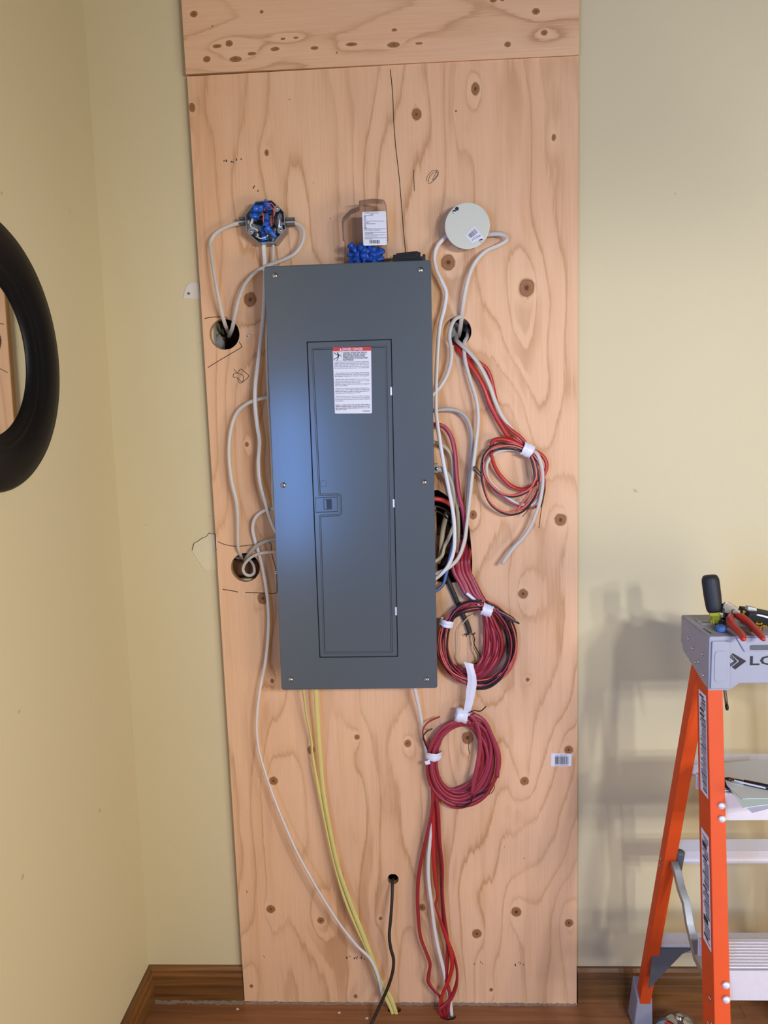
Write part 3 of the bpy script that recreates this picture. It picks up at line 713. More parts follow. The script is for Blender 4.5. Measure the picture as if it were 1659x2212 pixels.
body = [(781.5, ["• Apply appropriate personal protective equipment", "(PPE) and follow safe electrical work practices. See", "NFPA 70E. / Portez un équipement de protection", "personnelle (PPE) approprié et observez les méthodes", "de travail électrique sécuritaires. Voir NFPA 70E."], .92),
        (805.5, ["• This equipment must only be installed and serviced by", "qualified electrical personnel. / Seul un personnel qualifié", "doit effectuer l'installation et l'entretien de cet appareil."], 1.0),
        (819.5, ["• MORE THAN ONE LIVE CIRCUIT. Turn off all power", "supplying this equipment before working on or inside", "equipment. / PLUS D'UN SEUL CIRCUIT SOUS", "TENSION. Coupez toutes les alimentations à cet appareil", "avant d'y travailler."], 1.0),
        (838.5, ["• Always use a properly rated voltage sensing device to", "confirm power is off. / Utilisez toujours un dispositif de", "détection de tension à valeur nominale appropriée pour", "vous assurer que l'alimentation est coupée."], 1.0),
        (855.5, ["• Replace all devices, doors and covers before turning on", "power to this equipment. / Replacez tous les dispositifs,", "les portes et les couvercles avant de mettre l'appareil", "sous tension."], 1.0),
        (874.5, ["Failure to follow these instructions will result in", "death or serious injury. / Si ces directives ne sont", "pas respectées, cela entraînera la mort ou des", "blessures graves."], 1.0)]
for y_, ls, _k in body:
    for i, s_ in enumerate(ls):
        full = len(s_)/max(len(x) for x in ls); full = 1.0 if full > .82 else full
        yy = y_+i*3.35; sh = (yy-781)*.028
        text_obj('print', s_, PL(722.2+sh, yy+1.5), uL, vL, .0031, 'ink', label, .030 if y_ > 870 else .012, width=full*75*.00108)
b = MB()
for k in range(8): b.prism([PL(xx, yy) for xx, yy in ((784+k*2, 886.8), (785.4+k*2, 886.8), (785.4+k*2, 888.8), (784+k*2, 888.8))], (0, -.0001, 0))
b.build('print', 'ink_grey', label)

# ------------------------------------------------------------------ breaker lying on the panel
top_mid = lerp2(.5, 1.0)
def topz(x):   # height of the panel's top edge at x
    s = (x-cTL[0])/(cTR[0]-cTL[0]); return (cTL*(1-s)+cTR*s)[2]
BYD = .052
p0 = V(850, 560, BYD); p1 = V(912, 558, BYD); x0, x1 = p0[0], p1[0]; zb = topz((x0+x1)/2)+.0003
br = thing('circuit_breaker', 'black circuit breaker lying on top of the grey panel', 'circuit breaker', ((x0+x1)/2, PLY-BYD, zb))
yb0, yb1 = PLY-BYD-.03, PLY-BYD+.03
b = MB(); prof_b = [(x0, zb), (x1-.004, zb), (x1-.004, zb+.021), (x1-.010, zb+.021), (x1-.010, zb+.0235), (x0+.008, zb+.0205), (x0+.008, zb+.018), (x0, zb+.017)]
b.prism([(x, yb0, z) for x, z in prof_b], (0, yb1-yb0, 0)).build('case', 'breaker_black', br, bevel=.0007)
b = MB(); b.box(x0+.01, x1-.008, yb0-.0008, yb0+.001, zb+.009, zb+.0098).build('case_seam', 'plastic_black', br)
MB().box(x1-.0135, x1-.0105, yb0-.0008, yb0+.002, zb+.013, zb+.018).build('case_slot', 'plastic_black', br)
b = MB(); b.prism([(x1-.005, yb0+.006, zb+.005), (x1+.001, yb0+.006, zb+.004), (x1+.001, yb0+.006, zb+.0005), (x1+.0075, yb0+.006, zb+.0005), (x1+.0075, yb0+.006, zb+.017), (x1+.001, yb0+.006, zb+.017), (x1+.001, yb0+.006, zb+.013), (x1-.005, yb0+.006, zb+.012)], (0, .02, 0)).build('toggle', 'plastic_black', br, bevel=.0008)
for zz in (.004, .012):
    tube_obj('clip', 'brass', [(x0+.001, yb0+.006, zb+zz), (x0-.003, yb0+.006, zb+zz-.0005), (x0-.0065, yb0+.006, zb+zz+.002)], .0035, .0012, br, 6, n=3)

# ------------------------------------------------------------------ clear package of connectors on the panel
KD0, KD1 = .034, .070
kz = topz(V(790, 560, .05)[0])+.0004
kfront = [(743.5, 566), (741, 520), (739, 480), (740, 471), (757, 453), (775, 447), (776, 434), (806, 430), (829, 432), (834, 445), (836, 480), (838, 520), (837, 563)]
def kp(px, py, d):
    p = V(px, py, KD1); s = 1.0; return np.array([p[0], PLY-d, max(p[2], kz) if py > 555 else p[2]])
pk = thing('blister_package', 'clear plastic blister package of blue connectors standing on the grey panel', 'package', tuple(kp(790, 564, .052)))
ff = rounded(kfront[1:-1], 3, 2); ff = [kfront[0]]+ff+[kfront[-1]]
A = [kp(*p, KD1) for p in ff]; cA = sum(A)/len(A)
A2 = [cA+(p-cA)*np.array([.955, 1, .955])+np.array([0, -.003, 0]) for p in A]
for p in A2: p[2] = max(p[2], kz)
B = [kp(*p, KD0) for p in ff]
b = MB(); strip(b, B, A); strip(b, A, A2); tr = tessellate_polygon([[Vector(p) for p in A2]]); b.add(A2, [tuple(x) for x in tr])
b.build('blister', 'clear_plastic', pk, smooth=False)
b = MB(); tr = tessellate_polygon([[Vector(p) for p in B]]); b.add(B, [tuple(x) for x in tr]); b.build('backing', 'clear_plastic', pk)
# a rim bead catches the light
tube_obj('rim', 'clear_plastic', [p-Y_*.0002 for p in A[1:-1]], .0022, .0022, pk, 6, n=2)
KL = KD1+.0034
kl = rounded([(782, 458), (834, 456), (836, 529), (785, 531)], 3)
klab = MB().prism([V(*p, KL) for p in kl], (0, -.0004, 0)).build('package_label', 'label_white', pk)
b = MB(); bg = MB()
def bar(b, xa, xb, ya, h, d): b.prism([V(x, y, d) for x, y in ((xa, ya), (xb, ya-.0), (xb, ya+h), (xa, ya+h))], (0, -.0002, 0))
for yy, xa, xb in [(459.5, 787, 818), (462.5, 800, 807), (465, 787, 806), (477, 786, 830), (480, 787, 797), (483, 787, 812), (494, 786, 832), (496.5, 787, 822), (501, 788, 833), (503.5, 788, 806), (507, 788, 832), (509.5, 788, 815), (513, 788, 834), (515.5, 788, 805)]:
    x = xa
    while x < xb:
        l_ = random.uniform(1.5, 5); bar(bg, x, min(x+l_, xb), yy, 1.1, KL+.0005); x += l_+random.uniform(.5, .9)
for k in range(5): bar(bg, 786.5, 790.5+random.uniform(-1, 2), 467+k*2, 1.0, KL+.0005); bar(bg, 787, 791+random.uniform(-1, 2), 485+k*2, 1.0, KL+.0005)
bg.build('print', 'ink_grey', klab)
x = 798.5
while x < 820: w_ = random.choice((.5, .8, 1.3)); bar(b, x, x+w_, 518.5, 7.5, KL+.0005); x += w_+random.choice((.5, .8, 1.1))
b.build('barcode', 'ink', klab)
# connectors: each one a little winged cone
def connector_mesh(name='wire_connector', s=1.0):
    b = MB(); n = 18; prof_c = [(.0028, 0), (.0036, .003), (.0040, .010), (.0052, .0175), (.0064, .0195), (.0064, .025), (.0052, .0255), (.0050, .012)]
    v = []; f = []
    for r, d in prof_c:
        for k in range(n):
            a = 2*PI*k/n; rr = r*(1+.05*(k % 2)); v.append((rr*math.cos(a)*s, rr*math.sin(a)*s, d*s))
    for i in range(len(prof_c)-1):
        for k in range(n): f.append((i*n+k, i*n+(k+1) % n, (i+1)*n+(k+1) % n, (i+1)*n+k))
    f.append(tuple(range(n-1, -1, -1))); f.append(tuple((len(prof_c)-1)*n+k for k in range(n)))
    b.add(v, f)
    for sg in (-1, 1): b.prism([(sg*.0045*s, -.0009*s, .016*s), (sg*.0088*s, -.0009*s, .019*s), (sg*.0088*s, -.0009*s, .0245*s), (sg*.0045*s, -.0009*s, .0250*s)], (0, .0018*s, 0))
    me = bpy.data.meshes.new(name); me.from_pydata(b.v, [], b.f); me.update(); me.materials.append(M['connector_blue']); me.polygons.foreach_set('use_smooth', [True]*len(me.polygons))
    return me
CM = connector_mesh()
def connector(p, axis, roll=0.0, parent=None, s=1.22, name='wire_connector'):
    o = bpy.data.objects.new(name, CM); link(o, parent)
    o.rotation_mode = 'QUATERNION'; o.rotation_quaternion = Vector(axis).to_track_quat('Z', 'Y') @ Matrix.Rotation(roll, 3, 'Z').to_quaternion()
    o.location = p; o.scale = (s, s, s); return o
kx0, kx1 = V(748, 556, .055)[0], V(832, 556, .055)[0]
gk = random.Random(31); lay = []
for fr_n in (1, 0):
    for row in range(3):
        for col_ in range(5 if row < 2 else 4): lay.append((fr_n, row, col_))
for fr_n, row, col_ in lay:
    a_ = math.radians(gk.uniform(0, 360)); ax = np.array([math.cos(a_), gk.uniform(-.3, .3), math.sin(a_)]); ax /= np.linalg.norm(ax); Lc = .031
    c = np.array([kx0+.004+(col_+.5+.25*(row % 2))*(kx1-kx0-.010)/5.2, PLY-(.0590 if fr_n else .0450), kz+.010+row*.0150])
    b0 = c-ax*Lc/2; e0 = b0+ax*Lc
    c[0] += max(0, kx0+.003-min(b0[0], e0[0]-.006))-max(0, max(b0[0], e0[0]+.006)-kx1+.001)
    c[2] += max(0, kz+.005-min(b0[2], e0[2]-.003))-max(0, max(b0[2], e0[2])-kz-.050)
    o = connector(tuple(c-ax*Lc/2), ax, gk.uniform(0, 3))
    if fr_n: tag(o, 'blue wire connector in the front layer inside the clear blister package', 'connector', 'front connectors in the blister package')
    else: tag(o, 'blue wire connector in the rear layer inside the clear blister package', 'connector', 'rear connectors in the blister package')

# ------------------------------------------------------------------ octagonal junction box
OC = (573, 479); OD = .043
oc = V(*OC, OD); jb = thing('junction_box', 'open octagonal steel junction box packed with blue wire connectors, left of the panel', 'junction box', tuple(V(*OC, 0)))
R1 = .0505; octo = [(R1*math.cos(PI/8+k*PI/4+.03), R1*1.03*math.sin(PI/8+k*PI/4+.03)) for k in range(8)]
b = MB(); yf, yk = PLY-OD, PLY-.0005
def ring3(s, y): return [np.array([oc[0]+x*s, y, oc[2]+z*s]) for x, z in octo]
strip(b, ring3(1, yk), ring3(1, yf)); strip(b, ring3(1, yf), ring3(.965, yf)); strip(b, ring3(.965, yf), ring3(.965, yk-.002)); b.add(ring3(1, yk-.002), [tuple(range(8))])
b.build('box_body', 'galvanized', jb)
# clamp ears at corners
for a, s_ in ((-2.62, 1), (-.55, 1), (.78, 1)):
    c = np.array([oc[0]+.041*math.cos(a), yf+.001, oc[2]+.041*math.sin(a)])
    MB().add(*lathe([(.0075, 0), (.0075, -.0016)], c, (0, -1, 0), 12)).build('ear', 'galvanized', jb)
    MB().add(*lathe([(.0030, 0), (.0034, .001), (.0025, .0024), (.0008, .0026)], c, (0, -1, 0), 12)).build('ear_screw', 'zinc', jb, smooth=True)
p = V(603, 478, .018); lump('clamp_plate', 'galvanized', p, (.010, .006, .024), jb, 8)
p = V(594, 500, .020); lump('clamp_plate', 'galvanized', p, (.011, .007, .010), jb, 9)
p = V(556, 508, .016); lump('clamp_plate', 'galvanized', p, (.013, .006, .008), jb, 10)
# side cable clamps
for px, dz in ((526, .010), (526, -.002), (628, .009), (628, -.003)):
    p = V(px, 478, .024); s_ = -1 if px < 573 else 1
    MB().box(p[0]-.010, p[0]+.010, p[1]-.006, p[1]+.006, p[2]+dz-.0072, p[2]+dz-.0012).build('cable_clamp', 'rubber_grey', jb, bevel=.001)
for px in (570, 590):
    p = V(px, 527, .018); MB().box(p[0]-.0065, p[0]+.0065, p[1]-.005, p[1]+.005, p[2]-.003, p[2]+.005).build('cable_clamp', 'rubber_grey', jb, bevel=.0008)
for px, py, d, ax, s_ in [(549, 444, .030, (.03, -.15, -1), .98*1.3), (559, 458, .024, (.75, -.1, .55), 1.3), (575, 444, .026, (-.9, -.1, -.25), 1.25), (583, 458, .020, (.1, -.9, .2), 1.0), (577, 462, .036, (-.08, -.2, -1), 1.3), (566, 492, .030, (.2, -.1, -1), 1.3), (596, 513, .040, (-.65, -.3, .72), 1.3)]:
    p = V(px, py, d); connector(tuple(p), ax, random.uniform(0, 3), jb, s_, 'wire_connector')
def jw(m, pts, w=.0026): tube_obj('wire', m, [V(a, b_, d) for a, b_, d in pts], w, w, jb, 6, n=6)
jw('wire_white', [(545, 467, .030), (546, 478, .036), (541, 486, .038), (544, 492, .038), (552, 495, .038), (557, 500, .036)], .0028)
jw('wire_white', [(541, 468, .030), (544, 475, .037), (540, 488, .035), (548, 493, .035), (556, 496, .034)], .0028)
jw('wire_white', [(556, 504, .035), (557, 512, .040), (563, 515, .041), (572, 513, .041), (579, 508, .038)], .0030)
jw('wire_pink', [(570, 455, .032), (577, 444, .040), (585, 439, .042), (591, 445, .042), (594, 456, .040), (591, 468, .034)])
jw('wire_pink', [(574, 452, .032), (583, 447, .041), (590, 452, .042), (592, 462, .040), (590, 472, .030)])
jw('wire_pink', [(567, 458, .033), (569, 468, .040), (569, 480, .040), (571, 488, .034)], .0030)
jw('wire_pink', [(586, 470, .032), (585, 480, .040), (587, 488, .038), (583, 484, .036)])
for k in range(7):
    a = random.uniform(0, 6); cx, cy_ = 568+random.uniform(-10, 14), 470+random.uniform(-18, 16)
    jw('wire_black', [(cx+14*math.cos(a+q), cy_+11*math.sin(a+q), .016+.010*math.sin(2*q+k)) for q in (0, 1, 2, 3, 4)], .0030)
jw('wire_black', [(588, 464, .030), (591, 475, .038), (592, 484, .036)], .003)
jw('jacket_red', [(587, 462, .032), (591, 472, .040), (588, 486, .037)], .0026)

# ------------------------------------------------------------------ round blank cover plate
DC = (1009.5, 488); DD = .047; dc = V(*DC, DD)
dk = thing('cover_plate', 'round cream blank cover plate with a barcode sticker, right of the panel', 'cover plate', tuple(V(*DC, .0)))
RD = .0525
MB().add(*lathe([(RD*.996, 0), (RD, .0010), (RD*.988, .0019), (RD*.95, .0021)], dc+Y_*.001, (0, -1, 0), 56)).build('plate', 'cover_cream', dk)
bx = MB(); oct2 = [np.array([dc[0]+.046*math.cos(PI/8+k*PI/4), PLY-.0005, dc[2]+.046*math.sin(PI/8+k*PI/4)]) for k in range(8)]
bx.prism(oct2, (0, -(DD-.0015), 0)).build('box_body', 'galvanized', dk)
def dplane(px, py, d=0): return V(px, py, DD+.0014+d)
for px, py, big in ((987, 451, 1), (1036, 516, 0)):
    MB().add(*lathe([(.0044 if big else .0030, 0), (.0044 if big else .0030, .0003)], dplane(px, py), (0, -1, 0), 16)).build('keyhole', 'plastic_black', dk)
for px, py in ((981, 457.5), (1039.5, 520)):
    MB().add(*lathe([(.0040, 0), (.0043, .001), (.0034, .0022), (.0010, .0026)], dplane(px, py), (0, -1, 0), 14)).build('screw', 'zinc', dk, smooth=True)
st = [(1025, 489), (1044.5, 513), (1020.5, 525), (1006, 509)]
stk = MB().prism([dplane(*p, .0001) for p in st], (0, -.0003, 0)).build('sticker', 'label_white', dk)
a0, a1, a3 = [np.array(p, float) for p in (st[3], st[2], st[0])]   # local frame: from upper-left edge
def sp(s, t_): q = a3*(1-s)+np.array(st[1], float)*s; e = np.array(st[3], float)*(1-s)+np.array(st[2], float)*s; r_ = q*(1-t_)+e*t_; return (r_[0], r_[1])
b = MB(); x = .10
while x < .84:
    w_ = random.choice((.02, .03, .055)); b.prism([dplane(*sp(.10, x), .0004), dplane(*sp(.10, x+w_), .0004), dplane(*sp(.50, x+w_), .0004), dplane(*sp(.50, x), .0004)], (0, -.0001, 0)); x += w_+random.choice((.018, .03))
b.build('barcode', 'ink', stk)
u_ = dplane(*sp(.8, .1))-dplane(*sp(.8, .9)); v_ = dplane(*sp(.2, .5))-dplane(*sp(.9, .5))
text_obj('print', 'IBERVILLE', dplane(*sp(.70, .06), .0005), -u_, -v_, .0052, 'ink_blue', stk, .02, width=np.linalg.norm(u_)*1.02)
b = MB()
for k in range(5): b.prism([dplane(*sp(s_, .30+k*.09+t_), .0004) for s_, t_ in ((.58, 0), (.58, .06), (.62, .06), (.62, 0))], (0, -.0001, 0))
b.build('print', 'ink_grey', stk)

# barcode sticker on the plywood
sk = [(1191, 1627), (1235, 1628), (1234, 1655), (1190, 1655)]
stick = MB().prism([V(*p, .0002) for p in rounded(sk, 2)], (0, -.0004, 0)).build('barcode_sticker', 'label_white')
tag(stick, 'small white barcode sticker near the right edge of the plywood', 'sticker')
b = MB(); x = 1199.0
while x < 1227: w_ = random.choice((.7, 1.1, 1.8)); b.prism([V(xx, yy, .0007) for xx, yy in ((x, 1634), (x+w_, 1634), (x+w_, 1651), (x, 1651))], (0, -.0001, 0)); x += w_+random.choice((.8, 1.1))
b.build('barcode', 'ink', stick)
text_obj('print', '18.5 SPF STD', V(1200, 1633.2, .0008), (1, 0, 0), (0, 0, 1), .0052, 'ink_grey', stick, .01, width=.029)
b = MB()
for k in range(9): b.prism([V(xx, yy, .0007) for xx, yy in ((1198+k*3.4, 1652.2), (1200.3+k*3.4, 1652.2), (1200.3+k*3.4, 1653.4), (1198+k*3.4, 1653.4))], (0, -.0001, 0))
b.build('print', 'ink_grey', stick)

# ------------------------------------------------------------------ loose cables
def wob(seed, amp=0.5, base=0.0):
    g = random.Random(seed); a, b_, c, d = g.uniform(0, 6), g.uniform(4, 9), g.uniform(0, 6), g.uniform(9, 16)
    return lambda t_: base+amp*math.sin(a+b_*t_)+.4*amp*math.sin(c+d*t_)
def cable(label, m, pts, w=.0098, h=.0060, seed=1, amp=.45, name='cable', sides=10, n=8, parent=None):
    P = [V(a, b_, d) for a, b_, d in pts]
    o = tube_obj(name, m, P, w, h, parent, sides, wob(seed, amp), n)
    if parent is None: tag(o, label, 'cable')
    return o
# left of the panel
cable('white cable looping from the junction box\'s left clamp down into the upper left hole', 'jacket_white',
      [(540, 480, .022), (523, 481, .024), (496, 488, .022), (468, 503, .020), (455, 522, .022), (456, 545, .028), (462, 590, .034), (470, 635, .034), (480, 680, .022), (487, 703, .0), (491, 712, -.03), (494, 720, -.07)], seed=2)
cable('white cable looping right of the junction box past the panel corner', 'jacket_white',
      [(606, 484, .022), (625, 481, .024), (645, 484, .026), (656, 500, .030), (652, 525, .034), (636, 548, .038), (610, 562, .040), (580, 573, .040), (552, 588, .038), (530, 612, .036), (516, 645, .034), (508, 680, .026), (502, 708, .004), (497, 722, -.03), (494, 728, -.07)], seed=3)
cable('long white cable from the junction box running down the panel\'s left side', 'jacket_bright',
      [(570, 515, .018), (570, 540, .020), (572, 570, .022), (572, 620, .024), (569, 680, .026), (562, 750, .030), (553, 820, .032), (551, 870, .032), (556, 920, .032), (561, 955, .032), (558, 1000, .034), (561, 1040, .036), (574, 1090, .040), (587, 1130, .044), (600, 1156, .046), (610, 1168, .046)], .0105, .0060, seed=4)
cable('white cable from the junction box bottom hidden along the left edge of the panel', 'jacket_white',
      [(590, 515, .018), (590, 540, .020), (590, 565, .024), (587, 640, .050), (577, 720, .040), (580, 850, .040), (586, 950, .044), (589, 1020, .046), (590, 1080, .046), (596, 1120, .046), (606, 1145, .046)], .0080, .0055, seed=5)
cable('white cable arching from the panel\'s left side down into the lower left hole', 'jacket_white',
      [(606, 862, .034), (585, 858, .034), (560, 862, .030), (532, 873, .024), (510, 895, .022), (498, 935, .022), (495, 985, .024), (501, 1040, .024), (510, 1080, .022), (513, 1115, .020), (513, 1150, .018), (514, 1180, .016), (519, 1198, .002), (524, 1206, -.03), (528, 1212, -.07)], seed=6)
cable('long thin white cable from the panel\'s left side sweeping down to the floor hole', 'jacket_bright',
      [(615, 1100, .040), (590, 1099, .036), (568, 1105, .028), (551, 1120, .020), (546, 1142, .014), (551, 1168, .012), (561, 1200, .012), (568, 1230, .014), (575, 1270, .018), (580, 1315, .022), (580, 1360, .024), (574, 1425, .026), (561, 1490, .028), (554, 1555, .030), (558, 1615, .032), (578, 1685, .036), (602, 1750, .040), (640, 1838, .046), (690, 1928, .050), (735, 1998, .052), (770, 2042, .050), (800, 2072, .046), (817, 2110, .042), (826, 2150, .036)], .0088, .0060, seed=7, amp=.8)
cable('short white cable from the lower left hole into the panel, upper of two', 'jacket_grey',
      [(620, 1163, .040), (597, 1165, .038), (575, 1169, .034), (555, 1179, .028), (540, 1195, .016), (532, 1207, -.004), (528, 1214, -.05)], .0098, .006, seed=8)
cable('short white cable curling in the lower left hole before entering the panel, lower of two', 'jacket_white',
      [(622, 1190, .040), (597, 1192, .038), (570, 1194, .032), (547, 1201, .024), (531, 1215, .016), (525, 1229, .012), (530, 1240, .010), (541, 1243, .004), (549, 1236, -.006), (547, 1220, -.016), (538, 1208, -.03), (534, 1204, -.06)], .0080, .006, seed=9)
# bottom
cable('yellow cable leaving the panel bottom on the left, thinner of the two', 'jacket_yellow',
      [(650, 1470, .050), (655, 1492, .046), (662, 1545, .034), (671, 1590, .026), (676, 1640, .024), (687, 1700, .024), (703, 1775, .026), (722, 1860, .028), (745, 1940, .030), (772, 2005, .032), (796, 2058, .034), (812, 2105, .036), (831, 2150, .036), (843, 2175, .036), (852, 2200, .034)], .0098, .0050, seed=10, amp=.8)
cable('yellow cable leaving the panel bottom on the right, wider of the two', 'jacket_yellow',
      [(681, 1470, .050), (682, 1492, .046), (686, 1560, .036), (692, 1640, .030), (699, 1715, .030), (713, 1795, .032), (731, 1875, .034), (757, 1950, .036), (783, 2015, .036), (803, 2068, .034), (820, 2115, .036), (841, 2150, .036), (852, 2178, .036), (858, 2200, .034)], .0118, .0052, seed=11, amp=.3)
cable('white cable from the panel\'s bottom edge passing behind the lowest red coil', 'jacket_bright',
      [(893, 1470, .050), (897, 1492, .044), (908, 1545, .028), (917, 1600, .016), (926, 1660, .010), (935, 1735, .014), (932, 1790, .020), (926, 1850, .024), (926, 1900, .026), (932, 1950, .028), (938, 2000, .028), (946, 2045, .030), (957, 2090, .032), (964, 2125, .032), (972, 2160, .034), (976, 2195, .034)], .0098, .0060, seed=12)
P = [V(*p) for p in [(852, 1893, -.06), (850, 1897, -.02), (848, 1906, .012), (847, 1940, .034), (844, 1985, .046), (841, 2020, .052), (844, 2048, .055), (850, 2072, .056), (848, 2100, .058), (837, 2135, .060)]]
P += [np.array([.373, -.085, .030]), np.array([.358, -.100, .0045]), np.array([.350, -.16, .0040]), np.array([.352, -.30, .0040]), np.array([.30, -.55, .0040]), np.array([.18, -.80, .0040])]
o = tube_obj('cable', 'cable_black', P, .0086, .0086, None, 10, None, 8)
tag(o, 'black cable from the small hole near the floor, trailing out over the boards', 'cable')
# right of the panel
cable('white cable from the cover plate\'s left side running down the panel\'s right edge into it', 'jacket_bright',
      [(975, 502, .020), (964, 511, .022), (946, 530, .026), (939, 555, .028), (943, 582, .028), (955, 608, .028), (964, 632, .028), (960, 665, .030), (950, 705, .034), (945, 760, .038), (942, 830, .042), (942, 890, .046), (949, 945, .048), (958, 1000, .050), (970, 1060, .052), (979, 1110, .054), (982, 1150, .054), (980, 1190, .054), (968, 1222, .054), (950, 1243, .052), (930, 1258, .048)], .0098, .0065, seed=14)
cable('white cable from the cover plate\'s right side doubling back down into the upper right hole', 'jacket_white',
      [(1045, 508, .020), (1060, 506, .022), (1080, 505, .026), (1094, 511, .028), (1093, 521, .030), (1076, 531, .030), (1050, 543, .030), (1028, 565, .030), (1014, 595, .030), (1005, 632, .028), (999, 670, .018), (996, 695, -.002), (993, 715, -.03), (990, 730, -.06)], .0110, .0062, seed=15)
cable('white cable hooking out of the upper right hole and bending left behind the panel', 'jacket_white',
      [(1008, 700, -.05), (1003, 688, -.01), (994, 684, .010), (981, 692, .020), (973, 710, .024), (971, 730, .026), (975, 755, .030), (974, 780, .032), (966, 810, .036), (952, 835, .040), (938, 851, .044), (922, 864, .046)], .0098, .0062, seed=16)
cable('long white cable bowing from the upper right hole down to the panel', 'jacket_white',
      [(1012, 712, -.05), (1009, 728, -.01), (1003, 742, .010), (1004, 775, .018), (1014, 815, .022), (1028, 860, .026), (1033, 905, .028), (1028, 960, .030), (1021, 1020, .034), (1015, 1080, .038), (1009, 1130, .042), (1003, 1170, .044), (990, 1205, .046), (968, 1227, .048), (945, 1238, .048), (925, 1244, .046)], .0098, .0066, seed=17)
cable('pale grey cable arching from the panel\'s right side down behind the long white cable', 'jacket_grey',
      [(915, 890, .034), (940, 886, .034), (970, 884, .028), (994, 890, .024), (1010, 908, .022), (1018, 935, .020), (1019, 970, .018), (1014, 1030, .016), (1010, 1080, .014), (1008, 1115, .004), (1006, 1140, -.03)], .0098, .006, seed=18)
cable('dark red cable arching from the panel\'s right side down into the slot', 'jacket_crimson',
      [(915, 918, .036), (940, 917, .036), (960, 923, .034), (975, 945, .032), (983, 980, .030), (987, 1030, .030), (992, 1070, .030), (1001, 1110, .028), (1005, 1150, .026), (1001, 1185, .018), (995, 1210, -.01), (992, 1225, -.05)], .0115, .0080, seed=19)
cable('beige cable bending from the panel\'s right side down beside the dark red cable', 'jacket_beige',
      [(915, 955, .030), (940, 956, .030), (962, 966, .026), (976, 988, .022), (979, 1030, .020), (983, 1070, .020), (989, 1110, .020), (990, 1160, .020), (985, 1195, .008), (980, 1220, -.03)], .0095, .006, seed=20)
cable('thick grey cable leaving the clamp on the panel\'s right side', 'jacket_grey',
      [(925, 1010, .040), (948, 1013, .040), (963, 1022, .036), (974, 1045, .030), (979, 1075, .022), (980, 1105, .006), (980, 1130, -.03)], .0150, .0110, seed=21)
clamp = thing('cable_clamp', 'small metal cable clamp on the right side of the grey panel', 'clamp', tuple(V(942, 1012, .040)))
p = V(941, 1012, .043); MB().box(p[0]-.008, p[0]+.006, p[1]-.008, p[1]+.010, p[2]-.011, p[2]+.012).build('clamp_body', 'steel_dark', clamp, bevel=.001)
MB().add(*lathe([(.0045, 0), (.0048, .0012), (.0036, .0030), (.001, .0034)], p+np.array([.002, -.008, 0]), (0, -1, 0), 14)).build('clamp_screw', 'chrome', clamp, smooth=True)
cable('bright red cable crossing from the panel\'s right side into the top of the slot', 'jacket_bright_red',
      [(920, 1077, .034), (945, 1078, .032), (962, 1083, .026), (976, 1093, .010), (984, 1105, -.02), (988, 1115, -.05)], .0120, .0080, seed=22)
for i, (pts, lb) in enumerate((([(920, 1090, .030), (945, 1094, .026), (965, 1103, .014), (978, 1118, -.01), (985, 1130, -.04)], 'upper thin black wire entering the slot beside the panel'),
                               ([(920, 1100, .026), (943, 1104, .022), (960, 1114, .010), (972, 1128, -.02)], 'lower thin black wire entering the slot beside the panel'))):
    cable(lb, 'wire_black', pts, .0042, .0042, 23+i, name='wire')
cable('fat beige cable standing inside the slot close to the panel', 'jacket_beige',
      [(966, 1105, -.04), (962, 1120, -.006), (957, 1145, .004), (954, 1170, .006), (952, 1195, .004), (946, 1215, -.02)], .0125, .0090, seed=25)
cable('thin beige cable curving out of the slot back toward the panel', 'jacket_beige',
      [(985, 1120, -.04), (978, 1140, .002), (968, 1165, .012), (960, 1182, .018), (955, 1200, .024), (942, 1212, .030), (925, 1220, .034)], .0095, .006, seed=26)
cable('blue cable curling out of the slot behind the white ones', 'wire_blue',
      [(980, 1160, -.03), (976, 1185, .010), (970, 1212, .016), (964, 1240, .020), (957, 1262, .024), (944, 1275, .028), (925, 1284, .032)], .0090, .006, seed=27)
# stripped black cable behind the middle coil
bc = thing('stripped_cable', 'old black cable with frayed end and bare wires inside the middle coil', 'cable', tuple(V(1012, 1360, .006)))
tube_obj('sheath', 'cable_black', [V(*p) for p in [(958, 1225, -.05), (962, 1240, -.01), (969, 1256, .006), (980, 1282, .008), (995, 1318, .008), (1008, 1345, .008), (1015, 1366, .010)]], .0125, .0090, bc, 10)
for k in range(7):
    a = random.uniform(-1, 1); tube_obj('frayed_strand', 'cable_black', [V(1015, 1364, .010), V(1015+8*a, 1368+random.uniform(0, 4), .014), V(1016+13*a, 1366+random.uniform(0, 10), .014)], .0026, .0026, bc, 5, n=3)
tube_obj('wire', 'wire_cream', [V(*p) for p in [(1018, 1372, .010), (1020, 1388, .012), (1022, 1402, .012), (1029, 1418, .012), (1029, 1429, .010), (1022, 1432, .008)]], .0032, .0032, bc, 6)
tube_obj('wire', 'wire_black', [V(*p) for p in [(1022, 1372, .012), (1025, 1380, .013), (1024, 1390, .013), (1030, 1403, .013), (1037, 1417, .013), (1034, 1430, .010), (1024, 1434, .008)]], .0034, .0034, bc, 6)
tube_obj('wire', 'wire_cream', [V(*p) for p in [(1023, 1328, .020), (1012, 1333, .018), (1001, 1345, .016), (990, 1362, .014), (989, 1385, .014), (990, 1405, .014), (988, 1422, .014), (1000, 1440, .016)]], .0032, .0032, bc, 6)

